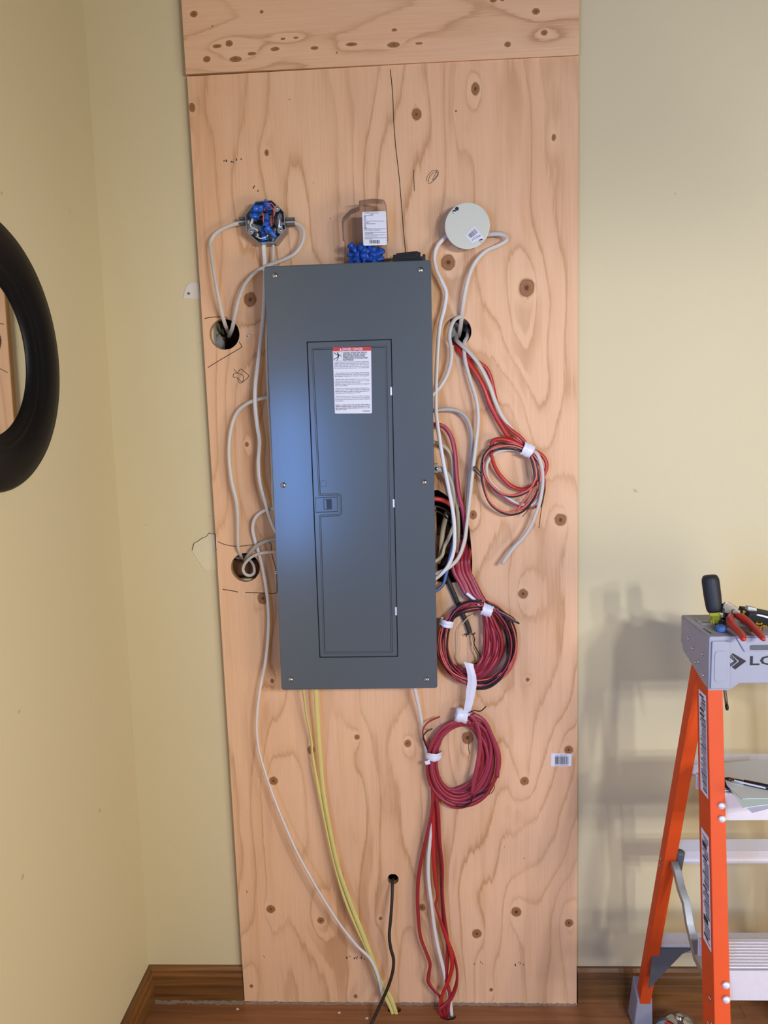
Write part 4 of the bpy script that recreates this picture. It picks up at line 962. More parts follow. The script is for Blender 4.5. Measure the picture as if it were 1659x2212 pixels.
# ------------------------------------------------------------------ taped coils
def coil_loop(cx, cy_, rx, ry, rot, d, a0, a1, seed, jit=3.0, n=18, dd=0.004):
    g = random.Random(seed); ph = [g.uniform(0, 6) for _ in range(4)]; out = []
    for k in range(n+1):
        a = a0+(a1-a0)*k/n; j = 1+jit/80*(math.sin(2*a+ph[0])+.6*math.sin(3*a+ph[1]))
        x, y = rx*j*math.cos(a), ry*j*math.sin(a)
        X = cx+x*math.cos(rot)-y*math.sin(rot); Y = cy_+x*math.sin(rot)+y*math.cos(rot)
        out.append((X, Y, d+dd*math.sin(a*1.5+ph[2])))
    return out
def strand(parent, m, pts, w, h=None, seed=1, name='strand', sides=8, n=4, amp=.4):
    return tube_obj(name, m, [V(*p) for p in pts], w, h or w, parent, sides, wob(seed, amp) if h else None, n)
def wrap(parent, px, py, ang, width, rad, d, dr, m='tape_white', name='tape', jag=1):
    """a turn of tape round a bundle; ang = direction of the bundle in the picture plane (deg, 0 = right, 90 = down)"""
    c = V(px, py, d); a = math.radians(ang); t_ = np.array([math.cos(a), 0, -math.sin(a)]); s = np.array([math.sin(a), 0, math.cos(a)]); nn = np.array([0, -1.0, 0])
    v = []; f = []; n = 20; L = 7; g = random.Random(px*3+py)
    for i in range(L):
        o = (i/(L-1)-.5)*width; bul = 1+.05*math.sin(i*1.9+px)
        for k in range(n):
            q = 2*PI*k/n; e = o + (g.uniform(-.0015, .0015) if i in (0, L-1) else 0)
            flat = 1+.03*math.cos(4*q)
            v.append(c+t_*e+s*(rad*bul*flat*math.cos(q))+nn*(dr*bul*flat*math.sin(q)))
    for i in range(L-1):
        for k in range(n): f.append((i*n+k, i*n+(k+1) % n, (i+1)*n+(k+1) % n, (i+1)*n+k))
    o = MB().add(v, f).build(name, m, parent, smooth=True)
    so = o.modifiers.new('thick', 'SOLIDIFY'); so.thickness = .0005; return o
# upper coil, hung from the upper right hole
c1 = thing('cable_coil', 'loose taped coil of red, pink, black and white wires, highest of the three coils', 'cable coil', tuple(V(1112, 1060, .0)))
strand(c1, 'jacket_white', [(986, 725, -.06), (986, 734, -.01), (995, 744, .012), (1015, 762, .022), (1038, 792, .026), (1056, 828, .026), (1070, 868, .024), (1085, 900, .022), (1108, 930, .022), (1130, 955, .024), (1146, 972, .026)], .0110, .0066, 31, 'cable')
strand(c1, 'jacket_bright_red', [(982, 740, -.05), (986, 748, .0), (998, 765, .012), (1022, 795, .018), (1044, 832, .020), (1058, 872, .020), (1074, 905, .022), (1092, 935, .026), (1102, 944, .028), (1112, 950, .026), (1135, 966, .024)], .0122, .0066, 32, 'cable')
strand(c1, 'jacket_bright_red', [(992, 742, -.05), (996, 750, .002), (1010, 768, .012), (1030, 780, .014), (1050, 795, .014), (1060, 815, .014), (1067, 845, .014), (1074, 875, .016), (1085, 905, .020), (1104, 928, .024), (1128, 948, .026), (1142, 968, .026)], .0095, .0062, 33, 'cable')
strand(c1, 'jacket_bright_red', [(1150, 975, .028), (1110, 955, .032), (1080, 948, .032), (1064, 955, .030), (1061, 980, .026), (1070, 1010, .022), (1085, 1032, .020), (1105, 1050, .020), (1128, 1057, .022), (1150, 1050, .026), (1172, 1030, .030), (1181, 1005, .030), (1172, 985, .028), (1152, 972, .026)], .0100, .0066, 34, 'cable')
strand(c1, 'jacket_white', [(1140, 975, .030), (1105, 970, .028), (1072, 978, .024), (1052, 1000, .022), (1053, 1030, .022), (1070, 1052, .022), (1092, 1072, .024), (1120, 1088, .026), (1148, 1090, .026), (1166, 1070, .028), (1172, 1040, .030), (1170, 1010, .030), (1160, 985, .030), (1148, 972, .030)], .0095, .0060, 35, 'cable')
strand(c1, 'jacket_white', [(1146, 970, .032), (1160, 980, .038), (1168, 1000, .040), (1172, 1025, .040), (1171, 1055, .040), (1166, 1085, .038), (1158, 1110, .036), (1148, 1135, .034), (1130, 1162, .032), (1108, 1185, .032), (1084, 1219, .034)], .0100, .0066, 36, 'cable_tail')
for i, (m, pts) in enumerate([('wire_black', [(1146, 975, .034), (1110, 962, .038), (1078, 958, .038), (1056, 970, .036), (1042, 992, .034), (1040, 1025, .034), (1046, 1060, .034), (1060, 1090, .034), (1085, 1108, .034), (1108, 1112, .034), (1132, 1103, .036), (1155, 1075, .040), (1164, 1045, .042), (1160, 1010, .042), (1150, 985, .038)]),
                              ('wire_pink', [(1144, 972, .036), (1108, 958, .036), (1070, 962, .036), (1050, 982, .036), (1043, 1010, .034), (1046, 1045, .034), (1056, 1080, .034), (1080, 1102, .034), (1106, 1106, .034), (1135, 1093, .036), (1156, 1065, .038), (1168, 1030, .040), (1164, 1000, .038), (1150, 980, .036)]),
                              ('wire_black', [(1142, 980, .036), (1108, 970, .036), (1070, 972, .036), (1046, 992, .038), (1046, 1025, .036), (1062, 1048, .034), (1085, 1066, .034), (1110, 1073, .036), (1140, 1062, .040), (1154, 1040, .042), (1152, 1010, .042), (1146, 985, .038)]),
                              ('wire_pink', [(1142, 977, .038), (1108, 963, .038), (1065, 968, .040), (1046, 990, .038), (1047, 1025, .038), (1064, 1050, .036), (1085, 1066, .036), (1115, 1069, .038), (1145, 1055, .042), (1158, 1030, .044), (1156, 1005, .042), (1148, 985, .040)]),
                              ('jacket_crimson', [(1148, 978, .032), (1165, 1000, .034), (1176, 1030, .032), (1176, 1060, .030), (1168, 1085, .028), (1150, 1098, .028), (1125, 1095, .028), (1095, 1080, .028), (1065, 1055, .028), (1050, 1030, .026)]),
                              ('wire_black', [(1150, 980, .034), (1162, 1000, .036), (1170, 1020, .036), (1174, 1060, .034), (1170, 1090, .030), (1160, 1098, .028)]),
                              ('wire_pink', [(1150, 1050, .040), (1140, 1070, .042), (1122, 1095, .040), (1117, 1108, .036)]), ('wire_pink', [(1162, 1040, .042), (1160, 1070, .040), (1148, 1085, .036), (1128, 1100, .032)])]):
    strand(c1, m, pts, .0050, None, 40+i, 'wire', 6)
strand(c1, 'wire_black', [(1042, 1032, .036), (1034, 1024, .040), (1024, 1014, .044), (1027, 1008, .044), (1038, 1022, .040)], .0032, None, 1, 'wire_end', 6)
strand(c1, 'copper', [(1170, 1052, .040), (1178, 1056, .040), (1172, 1085, .038), (1168, 1110, .036), (1164, 1141, .034)], .0020, None, 1, 'bare_wire', 6)
strand(c1, 'copper', [(1146, 1092, .036), (1138, 1105, .036), (1129, 1116, .034)], .0020, None, 1, 'bare_wire', 6)
strand(c1, 'copper', [(1102, 944, .034), (1106, 941, .038), (1110, 944, .038), (1106, 948, .036)], .0020, None, 1, 'bare_wire', 6)
wrap(c1, 1139, 972, 25, .026, .0165, .032, .013)
# middle coil
c2 = thing('cable_coil', 'thick taped coil of pink and black wires beside the panel, middle of the three coils', 'cable coil', tuple(V(1030, 1480, .0)))
for i, (sx, tx) in enumerate(((978, 1022), (990, 1030), (998, 1038), (1006, 1046), (1012, 1052), (986, 1026))):
    strand(c2, ('jacket_crimson', 'jacket_crimson', 'jacket_red', 'jacket_crimson', 'jacket_red', 'jacket_red')[i],
           [(sx+4, 1160+i*4, -.06), (sx+3, 1185, -.01), (sx, 1210, .012+.003*i), (sx+2, 1235, .020), ((sx*2+tx)/3+2, 1262, .024), ((sx+2*tx)/3, 1284, .028), ((tx+1046)/2, 1302, .032), (1045+i*1.8, 1317, .034)], .0105, .0068, 60+i, 'cable')
strand(c2, 'tape_white', [(1008, 1281, .037), (1018, 1290, .040), (1030, 1300, .041), (1036, 1306, .041)], .0085, .0030, 3, 'torn_tape', 6)
cols = ['wire_black', 'wire_pink', 'jacket_crimson', 'wire_black', 'wire_pink', 'wire_pink', 'wire_black', 'jacket_red']
for i in range(28):
    g = random.Random(100+i); m = cols[i % 8]
    strand(c2, m, coil_loop(1031+g.uniform(-3, 3), 1392+g.uniform(-3, 3), 66+g.uniform(0, 18), 78+g.uniform(0, 15), -.12+g.uniform(-.06, .06), .020+.0009*i, -1.3+g.uniform(-.2, .2), -1.3+2*PI, i, 2.6, 20), .0042, None, i, 'wire', 6, 3)
for i in range(8):
    k = i/7
    strand(c2, ('jacket_crimson', 'jacket_red')[i % 2], [(1044+i*1.6, 1316, .030), (1046+24*k, 1345, .026+.006*(i % 3)), (1047+37*k, 1380, .024+.006*((i+1) % 3)), (1044+38*k, 1412, .024+.006*(i % 3)), (1034+30*k, 1434+11*k, .024+.005*((i+2) % 3)), (1020+16*k, 1445+21*k, .026), (1002+4*k, 1446+24*k, .026), (988-8*k, 1438+20*k, .020)], .0080, .0070, 80+i, 'cable')
for i in range(5):
    strand(c2, ['wire_black', 'wire_pink', 'wire_black', 'wire_black', 'wire_black'][i], [(1060, 1316+i, .036), (1076, 1318+i*2, .040), (1092, 1325+i*2, .044), (1106, 1333+i*2, .046), (1114+i*2, 1341+i*1.5, .046)], .0040, None, i, 'wire_end', 6)
strand(c2, 'copper', [(1098, 1335, .040), (1101, 1345, .038), (1103, 1353, .036)], .0022, None, 1, 'bare_wire', 6)
wrap(c2, 1051, 1317, 20, .026, .0160, .036, .017); wrap(c2, 965, 1345, 105, .017, .0175, .034, .016)
# strip of tape tying it to the lowest coil
tp = []
for (px, py, d, wd_) in [(1012, 1432, .052, 20), (1016, 1446, .054, 18), (1019, 1458, .054, 19), (1020, 1475, .050, 20), (1017, 1495, .046, 20), (1014, 1515, .042, 17), (1010, 1532, .040, 15), (1008, 1545, .036, 14)]:
    tp.append((V(px-wd_/2, py-2, d), V(px, py, d+.003), V(px+wd_/2, py+2, d+.001)))
v = [q for r_ in tp for q in r_]; f = [(i*3+j, i*3+j+1, (i+1)*3+j+1, (i+1)*3+j) for i in range(len(tp)-1) for j in range(2)]
ts = MB().add(v, f).build('tape_strip', 'tape_white', None); so = ts.modifiers.new('thick', 'SOLIDIFY'); so.thickness = .0006
tag(ts, 'crumpled strip of white tape tying the middle coil to the lowest one', 'tape')
# lowest coil
c3 = thing('cable_coil', 'fat taped coil of dark red cable below the panel, lowest of the three coils', 'cable coil', tuple(V(995, 1740, .0)))
for i in range(11):
    g = random.Random(200+i); k = i/10
    strand(c3, ('jacket_crimson', 'jacket_red', 'jacket_crimson')[i % 3], coil_loop(992+8*k+g.uniform(-1, 4), 1636+13*k+g.uniform(-2, 2), 52+21*k+g.uniform(-4, 3), 75+20*k+g.uniform(-4, 3), .12+g.uniform(-.09, .09), .016+.0030*(i % 6), -1.45, -1.45+2*PI, 30+i, 3.2, 20), .0098, .0066, 90+i, 'cable', 8, 3)
strand(c3, 'jacket_crimson', [(1015, 1545, .036), (1028, 1560, .038), (1036, 1590, .040), (1036, 1625, .042), (1030, 1660, .044), (1024, 1690, .044), (1020, 1715, .044)], .0120, .0072, 101, 'cable_tail')
strand(c3, 'jacket_crimson', [(1020, 1542, .034), (1046, 1558, .036), (1064, 1595, .036), (1076, 1640, .034), (1074, 1679, .032)], .0118, .0072, 102, 'cable_tail')
strand(c3, 'wire_black', [(1020, 1714, .044), (1019, 1727, .044), (1012, 1738, .042), (998, 1743, .040), (985, 1741, .038)], .0040, None, 1, 'wire_end', 6)
strand(c3, 'wire_black', [(1068, 1684, .032), (1064, 1696, .032), (1050, 1710, .032), (1030, 1718, .032)], .0040, None, 1, 'wire_end', 6)
strand(c3, 'copper', [(1066, 1690, .032), (1068, 1702, .032), (1060, 1714, .032), (1044, 1719, .032)], .0020, None, 1, 'bare_wire', 6)
strand(c3, 'wire_black', [(1013, 1540, .046), (1024, 1535, .050), (1038, 1536, .052), (1050, 1526, .054)], .0030, None, 1, 'wire_end', 6)
strand(c3, 'copper', [(1016, 1572, .034), (1013, 1600, .036), (1012, 1618, .036), (1016, 1628, .036)], .0018, None, 1, 'bare_wire', 6)
strand(c3, 'wire_black', [(934, 1574, .030), (922, 1580, .034), (914, 1592, .036), (918, 1605, .034), (924, 1620, .030)], .0036, None, 1, 'wire_end', 6)
strand(c3, 'jacket_red', [(950, 1548, .030), (925, 1560, .034), (914, 1576, .036), (915, 1592, .034), (924, 1612, .030)], .0045, None, 1, 'wire', 6)
for pts in ([(925, 1632, .020), (930, 1680, .022), (936, 1715, .024), (931, 1765, .024), (917, 1825, .022), (906, 1880, .020), (902, 1930, .020), (904, 1985, .022), (909, 2025, .024), (921, 2058, .026), (929, 2082, .026), (926, 2105, .026), (926, 2122, .028), (938, 2140, .032), (950, 2152, .034), (957, 2180, .036), (962, 2200, .034)],
            [(932, 1640, .018), (938, 1700, .020), (946, 1750, .022), (949, 1810, .024), (956, 1870, .026), (956, 1925, .026), (960, 1980, .028), (967, 2040, .030), (966, 2080, .030), (964, 2115, .032), (972, 2150, .034), (968, 2180, .036), (962, 2202, .034)],
            [(928, 1640, .016), (934, 1700, .016), (936, 1760, .018), (936, 1830, .022), (940, 1900, .026), (945, 1935, .030), (941, 1955, .032), (950, 1985, .034), (962, 2020, .036), (972, 2050, .038), (977, 2085, .038), (968, 2120, .038), (955, 2150, .038), (950, 2180, .036), (956, 2202, .034)],
            [(930, 1650, .014), (937, 1720, .014), (943, 1800, .014), (952, 1880, .014), (955, 1960, .018), (962, 2020, .024), (978, 2060, .030), (987, 2095, .034), (986, 2125, .036), (975, 2155, .038), (960, 2172, .040), (950, 2182, .042), (958, 2200, .034)]):
    strand(c3, 'jacket_bright_red' if pts[0][0] == 928 else 'jacket_red', pts, .0112, .0060, int(pts[0][0]), 'cable', 8, 6, .9)
wrap(c3, 997, 1545, 12, .030, .0185, .032, .017); wrap(c3, 937, 1631, 92, .020, .0195, .028, .016)
MB().prism([V(*p, .040) for p in ((917, 1645), (928, 1641), (930, 1650), (920, 1652))], (0, -.0006, 0)).build('tape_flap', 'tape_white', c3)

# ------------------------------------------------------------------ round mirror on the left wall
my, mz = -.560, 1.746; mx_ = lw(mz)
mir = thing('wall_mirror', 'round mirror in a wide black frame on the left wall', 'mirror', (mx_, my, mz-.25))
nrm = np.array([1.0, 0, -LWS]); nrm /= np.linalg.norm(nrm)
prof_m = [(.247, .001), (.2505, .010), (.2505, .019), (.245, .024), (.225, .0265), (.200, .0245), (.182, .018), (.178, .0145), (.174, .016), (.170, .0145), (.166, .011), (.162, .012), (.158, .009), (.150, .0055), (.149, .002)]
def ring_sweep(prof_, c, ax, n=96):
    a = np.array([0, 1.0, 0]); b_ = np.cross(ax, a); v = []; f = []; k = len(prof_)
    for i in range(n):
        q = 2*PI*i/n
        for r, d in prof_: v.append(c+ax*d+(a*math.cos(q)+b_*math.sin(q))*r)
    for i in range(n):
        for j in range(k-1): f.append((i*k+j, i*k+j+1, ((i+1) % n)*k+j+1, ((i+1) % n)*k+j))
    return v, f
cm = np.array([mx_, my, mz])
MB().add(*ring_sweep(prof_m, cm, nrm)).build('frame', 'mirror_frame', mir, smooth=True)
MB().add(*lathe([(.153, .0015), (.153, .0035)], cm, nrm, 64)).build('glass', 'mirror_glass', mir)

# ------------------------------------------------------------------ step ladder
lad = thing('step_ladder', 'orange fibreglass step ladder with grey top cap standing by the right wall', 'ladder', (1.25, -.45, 0))
XC = 1.262                                   # middle of the ladder; the two sides mirror about it
def mir_x(p): return np.array([2*XC-p[0], p[1], p[2]])
def rail(name, top, bot, web, fl, th, m, parent, flip):
    """C channel: web on the outside running back (y+), flanges inward; top/bot = front outer corner"""
    top = np.array(top, float); bot = np.array(bot, float)
    sect = [(0, 0), (fl, 0), (fl, th), (th, th), (th, web-th), (fl, web-th), (fl, web), (0, web)]
    r_ = (top-bot)/np.linalg.norm(top-bot); ydir = np.array([0, 1.0, 0])
    A = [bot+np.array([x, y, 0]) for x, y in sect]; B = [top+np.array([x, y, 0]) for x, y in sect]
    if flip: A = [mir_x(p) for p in A]; B = [mir_x(p) for p in B]
    n = len(sect); b = MB(); v = A+B; f = [(i, (i+1) % n, (i+1) % n+n, i+n) for i in range(n)]
    tr = tessellate_polygon([[Vector((x, y, 0)) for x, y in sect]]); f += [tuple(t_) for t_ in tr]+[tuple(i+n for i in t_) for t_ in tr]
    return b.add(v, f).build(name, m, parent, bevel=.002)
FT, FB = np.array([1.081, -.447, 1.085]), np.array([.985, -.835, 0.012])     # front rail, outer front corner
RT, RB = np.array([1.083, -.385, 1.075]), np.array([1.058, -.090, 0.030])
def fr_at(z): k = (z-FB[2])/(FT[2]-FB[2]); return FB+(FT-FB)*k
def rr_at(z): k = (z-RB[2])/(RT[2]-RB[2]); return RB+(RT-RB)*k
for fl_ in (False, True):
    fr_r = rail('front_rail', FT, FB, .060, .029, .0035, 'ladder_orange', lad, fl_)
    re_r = rail('rear_rail', RT, RB, .032, .029, .0035, 'ladder_orange', lad, fl_)
    if not fl_: FRAIL, RRAIL = fr_r, re_r
    S = (lambda p: mir_x(p)) if fl_ else (lambda p: np.array(p))
    # boots
    for base, nm, dep in ((RB, 'rear_foot', .036), (FB, 'front_foot', .064)):
        p = base; b = MB()
        lo = [p+np.array([-.012, -.010, -p[2]]), p+np.array([.038, -.010, -p[2]]), p+np.array([.038, dep+.012, -p[2]]), p+np.array([-.012, dep+.012, -p[2]])]
        hi = [p+np.array([-.005, -.005, .028]), p+np.array([.033, -.005, .030]), p+np.array([.033, dep+.004, .055]), p+np.array([-.005, dep+.004, .062])]
        hi = [h_+(FT-FB if nm == 'front_foot' else RT-RB)*.03 for h_ in hi]
        v = [S(q) for q in lo+hi]; b.hexa(v); b.build(nm, 'boot_grey', lad, bevel=.003)
# cap
CX0, CX1, CYF, CYB, CZ = 1.079, 2*XC-1.079, -.458, -.300, 1.166
cap = None
b = MB(); th = .004
side = [(CYF, 1.057), (CYF, CZ-.006), (CYF+.012, CZ), (CYB-.006, CZ+.002), (CYB, CZ-.004), (CYB, 1.112), (CYB-.014, 1.092)]
for x0_, x1_ in ((CX0, CX0+th), (CX1-th, CX1)): b.prism([(x0_, y, z) for y, z in side], (x1_-x0_, 0, 0))
frn = [(CX0, 1.057), (CX0+.042, 1.057), (CX0+.060, 1.071), (CX1-.060, 1.071), (CX1-.042, 1.057), (CX1, 1.057), (CX1, CZ), (CX0+.0, CZ)]
b.prism([(x, CYF, z) for x, z in frn], (0, th, 0))
b.box(CX0, CX1, CYF, CYB, CZ-.004, CZ+.0005); b.box(CX0, CX1, CYB-th, CYB, 1.105, CZ)
cap = b.build('top_cap', 'cap_grey', lad, bevel=.0022)
MB().prism([(x, CYF+.001, z) for x, z in ((CX0+.003, 1.061), (CX0+.041, 1.061), (CX0+.038, 1.158), (CX0+.004, 1.158))], (0, -.0055, 0)).build('corner_block', 'cap_grey', cap, bevel=.003)
MB().prism([(x, CYF-.0035, z) for x, z in [(CX0+.009+.024*a, 1.077+.062*c) for a, c in rounded([(0, 0), (1, 0), (1, 1), (0, 1)], .22, 4)]], (0, -.0025, 0)).build('corner_pad', 'cap_grey', cap, bevel=.0012)
MB().prism([(x, CYF+.001, z) for x, z in ((CX0+.050, CZ-.002), (CX0+.066, CZ-.030), (CX1-.066, CZ-.030), (CX1-.050, CZ-.002))], (0, -.0050, 0)).build('front_panel', 'cap_grey', cap, bevel=.0018)
sl = [(CX0+.077+.0*0, 0)]
MB().prism([(CX0+.076+.062*a, CYF-.0048, 1.1395+.0098*c) for a, c in [(q[0], q[1]) for q in rounded([(0, 0), (1, 0), (1, 1), (0, 1)], .12, 3)]], (0, -.0004, 0)).build('front_slot', 'rubber_grey', cap)
# top details
MB().box(CX0+.014, CX0+.044, CYB-.060, CYB-.032, CZ+.0005, CZ+.0022).build('top_rib', 'cap_grey', cap, bevel=.001)
MB().box(CX0+.014, CX0+.046, CYB-.078, CYB-.068, CZ+.0005, CZ+.0020).build('top_rib', 'cap_grey', cap, bevel=.001)
MB().prism([(CX0+.008, CYF+.055, CZ+.0009), (CX0+.010, CYF+.055, CZ+.0009), (CX0+.012, CYF+.018, CZ+.0009), (CX0+.010, CYF+.018, CZ+.0009)], (0, 0, .0004)).build('top_slit', 'plastic_black', cap)
# bolts on the cap's side
for y, z in ((-.345, 1.128), (-.372, 1.116), (-.425, 1.121), (-.405, 1.098), (-.433, 1.080), (-.388, 1.092)):
    for fl_ in (False, True):
        c = np.array([CX0, y, z]); ax = (-1, 0, 0)
        if fl_: c = mir_x(c); ax = (1, 0, 0)
        MB().add(*lathe([(.0042, 0), (.0042, .0010), (.0030, .0024), (.0008, .0028)], c, ax, 12)).build('bolt', 'zinc', cap, smooth=True)
# emblem and lettering on the cap front
def cf(px, py, d=.0004): return atY(px, py, CYF-d)
b = MB()
b.prism([cf(*p) for p in ((1583, 1411), (1612, 1428), (1588, 1446), (1581, 1441), (1597, 1428.5), (1580, 1413.5))], (0, -.0004, 0))
for k in (1, 2):
    o_ = 3.3*k
    b.prism([cf(*p) for p in ((1580.3-o_*.85, 1413.2+o_*.75), (1581.6-o_*.85+.9, 1412.5+o_*.75), (1596-o_+.2, 1428.5), (1581-o_*.9+.9, 1442+.2-o_*.75), (1579.3-o_*.9+.5, 1441-o_*.75), (1593-o_, 1428.5))], (0, -.0004, 0))
b.build('emblem', 'ink', cap)
text_obj('lettering', 'LOUISVILLE', cf(1617.2, 1436.5), (1, 0, 0), (0, 0, 1), .0255, 'ink', cap, .018, width=.205)
# steps and rear bars
def step(z, dep, h):
    a = fr_at(z); x0_ = a[0]+.004; x1_ = 2*XC-x0_; y0_ = a[1]+.004; o = thing_none = None
    b = MB(); b.box(x0_, x1_, y0_, y0_+dep, z-.003, z); b.box(x0_, x1_, y0_, y0_+.003, z-h, z); b.box(x0_, x1_, y0_+dep-.003, y0_+dep, z-h*.6, z)
    o = b.build('step', 'aluminium', lad, bevel=.0012)
    for k in range(9): MB().box(x0_, x1_, y0_+.006+k*(dep-.012)/9, y0_+.009+k*(dep-.012)/9, z-.0005, z+.0010).build('tread_rib', 'aluminium', o)
    for fl_ in (False, True):
        for dz in (-.021, -.043):
            c = fr_at(z+dz)+np.array([.0215, 0, 0]); c = mir_x(c) if fl_ else c
            MB().add(*lathe([(.0072, 0), (.0070, .0015), (.0052, .0040), (.0020, .0052), (.0004, .0054)], c, (0, -1, 0), 16)).build('rivet', 'aluminium', lad, smooth=True)
    return o
step(.878, .080, .058); step(.590, .085, .062); step(.300, .09, .062)
def rear_bar(z, h, dep):
    a = rr_at(z); x0_ = a[0]+.004; x1_ = 2*XC-x0_; y0_ = a[1]+.014
    b = MB()
    prof_r = [(y0_+dep, z), (y0_, z-h*.30), (y0_+.002, z-h*.34), (y0_+.002, z-h*.66), (y0_+.010, z-h*.70), (y0_+.010, z-h*.96), (y0_+.002, z-h), (y0_+dep, z-h)]
    return b.prism([(x0_, y, zz) for y, zz in prof_r], (x1_-x0_, 0, 0)).build('rear_bar', 'aluminium', lad)
rear_bar(.842, .040, .024); rear_bar(.598, .047, .024); rear_bar(.290, .034, .03)
# gusset under the lowest bar, spreader arm
a = rr_at(.265); MB().prism([a+np.array([.012, .004, .006]), a+np.array([.115, .004, .006]), a+np.array([.085, .004, -.008]), a+np.array([.045, .004, -.055]), a+np.array([.004, .004, -.105])], (0, .003, 0)).build('gusset', 'rubber_grey', lad)  # metal part; its dark reflection is put into the grey
sp_ = [(1.092, -.245, .560), (1.094, -.262, .548), (1.096, -.285, .520), (1.098, -.312, .505), (1.098, -.335, .470), (1.098, -.385, .430), (1.098, -.45, .43)]
def strap(pts, wd_, thick, name, m):
    b = MB(); P = [np.array(p) for p in pts]; v = []; f = []
    for i, p in enumerate(P):
        t_ = P[min(i+1, len(P)-1)]-P[max(i-1, 0)]; t_ /= np.linalg.norm(t_); n_ = np.cross(t_, [1, 0, 0]); n_ /= np.linalg.norm(n_)
        for sx, sn in ((-1, -1), (1, -1), (1, 1), (-1, 1)): v.append(p+np.array([1, 0, 0])*(sx*thick/2)+n_*(sn*wd_/2))
    for i in range(len(P)-1): f += [(i*4+k, i*4+(k+1) % 4, (i+1)*4+(k+1) % 4, (i+1)*4+k) for k in range(4)]
    f += [(3, 2, 1, 0), tuple((len(P)-1)*4+k for k in range(4))]
    return b.add(v, f).build(name, m, lad, bevel=.0008)
strap(sp_, .016, .016, 'spreader', 'galvanized'); strap([mir_x(p) for p in sp_], .016, .016, 'spreader', 'galvanized')
a, c = rr_at(.585)+np.array([.036, .004, 0]), rr_at(.525)+np.array([.036, .004, 0])
MB().add(*tube([a+(c-a)*k for k in (0, .12, .5, .88, 1)], .020, .020, 12, n=3)).build('spreader_hinge', 'rubber_grey', lad, smooth=True)
# stickers on the front rail's outer face
def sticker(z0, z1, dark):
    a0, a1 = fr_at(z0), fr_at(z1); o_ = np.array([-.0004, 0, 0]); ya, yb = .008, .046
    q = [a0+o_+np.array([0, yb, 0]), a0+o_+np.array([0, ya, 0]), a1+o_+np.array([0, ya, 0]), a1+o_+np.array([0, yb, 0])]
    b = MB().prism(q, (-.0005, 0, 0)); s_ = b.build('sticker', 'label_white', FRAIL)
    g = random.Random(int(z0*1000)); bg = MB(); bk = MB(); z = z0+.006
    while z < z1-.008:
        hgt = g.choice((.0016, .002, .0024, .0045)); big = g.random() < dark
        c = fr_at(z); c2 = fr_at(z+(hgt*2.2 if big else hgt)); e = yb-.003-(g.uniform(0, .014) if not big else .002); s0 = ya+.003+(0 if not big else .008)
        if big: bk = MB()
        (bk if big else bg).prism([c+np.array([-.0010, e, 0]), c+np.array([-.0010, s0, 0]), c2+np.array([-.0010, s0, 0]), c2+np.array([-.0010, e, 0])], (-.0002, 0, 0))
        if big: bk.build('print', 'ink', s_)
        z += (hgt*2.2 if big else hgt)+.0016
    bg.build('print', 'ink_grey', s_)
sticker(.865, 1.045, .10); sticker(.615, .80, .16)
for dz, dy in ((.50, .012), (.49, .030), (.535, .020)):
    c = fr_at(dz)+np.array([0, dy, 0]); MB().add(*lathe([(.005, 0), (.0045, .0012), (.002, .002)], c, (-1, 0, 0), 12)).build('rivet', 'zinc', lad, smooth=True)
for dz in (.555, .535):
    c = rr_at(dz)+np.array([0, .016, 0]); MB().add(*lathe([(.005, 0), (.0045, .0012), (.002, .002)], c, (-1, 0, 0), 12)).build('rivet', 'galvanized', lad, smooth=True)

# ------------------------------------------------------------------ tools on the cap
TZ = CZ+.0006
hb = atY(1546, 1341, -.385); ht = atY(1533, 1241, -.372)
sd = thing('screwdriver', 'black-handled screwdriver standing through the ladder cap', 'screwdriver', tuple(hb))
ax = ht-hb; Lh = np.linalg.norm(ax); ax /= Lh
neck = .018
MB().add(*lathe([(.0125, neck), (.0150, neck+.006), (.0158, neck+.014), (.0168, Lh*.55), (.0170, Lh*.82), (.0166, Lh*.90), (.0140, Lh*.965), (.0112, Lh*.985), (.0098, Lh*.98), (.0096, Lh*.975)], hb, ax, 24)).build('handle', 'handle_black', sd, smooth=True)
MB().add(*lathe([(.0100, -.004), (.0120, .003), (.0102, .010), (.0110, neck+.004)], hb, ax, 12)).build('collar', 'amber_plastic', sd)
tip = hb-ax*.182
MB().add(*lathe([(.0034, 0), (.0034, .178)], hb-ax*.175, ax, 12)).build('shaft', 'chrome', sd, smooth=True)
MB().add(*lathe([(.0024, 0), (.0036, .004), (.0036, .010)], tip, ax, 10)).build('tip', 'plastic_black', sd)
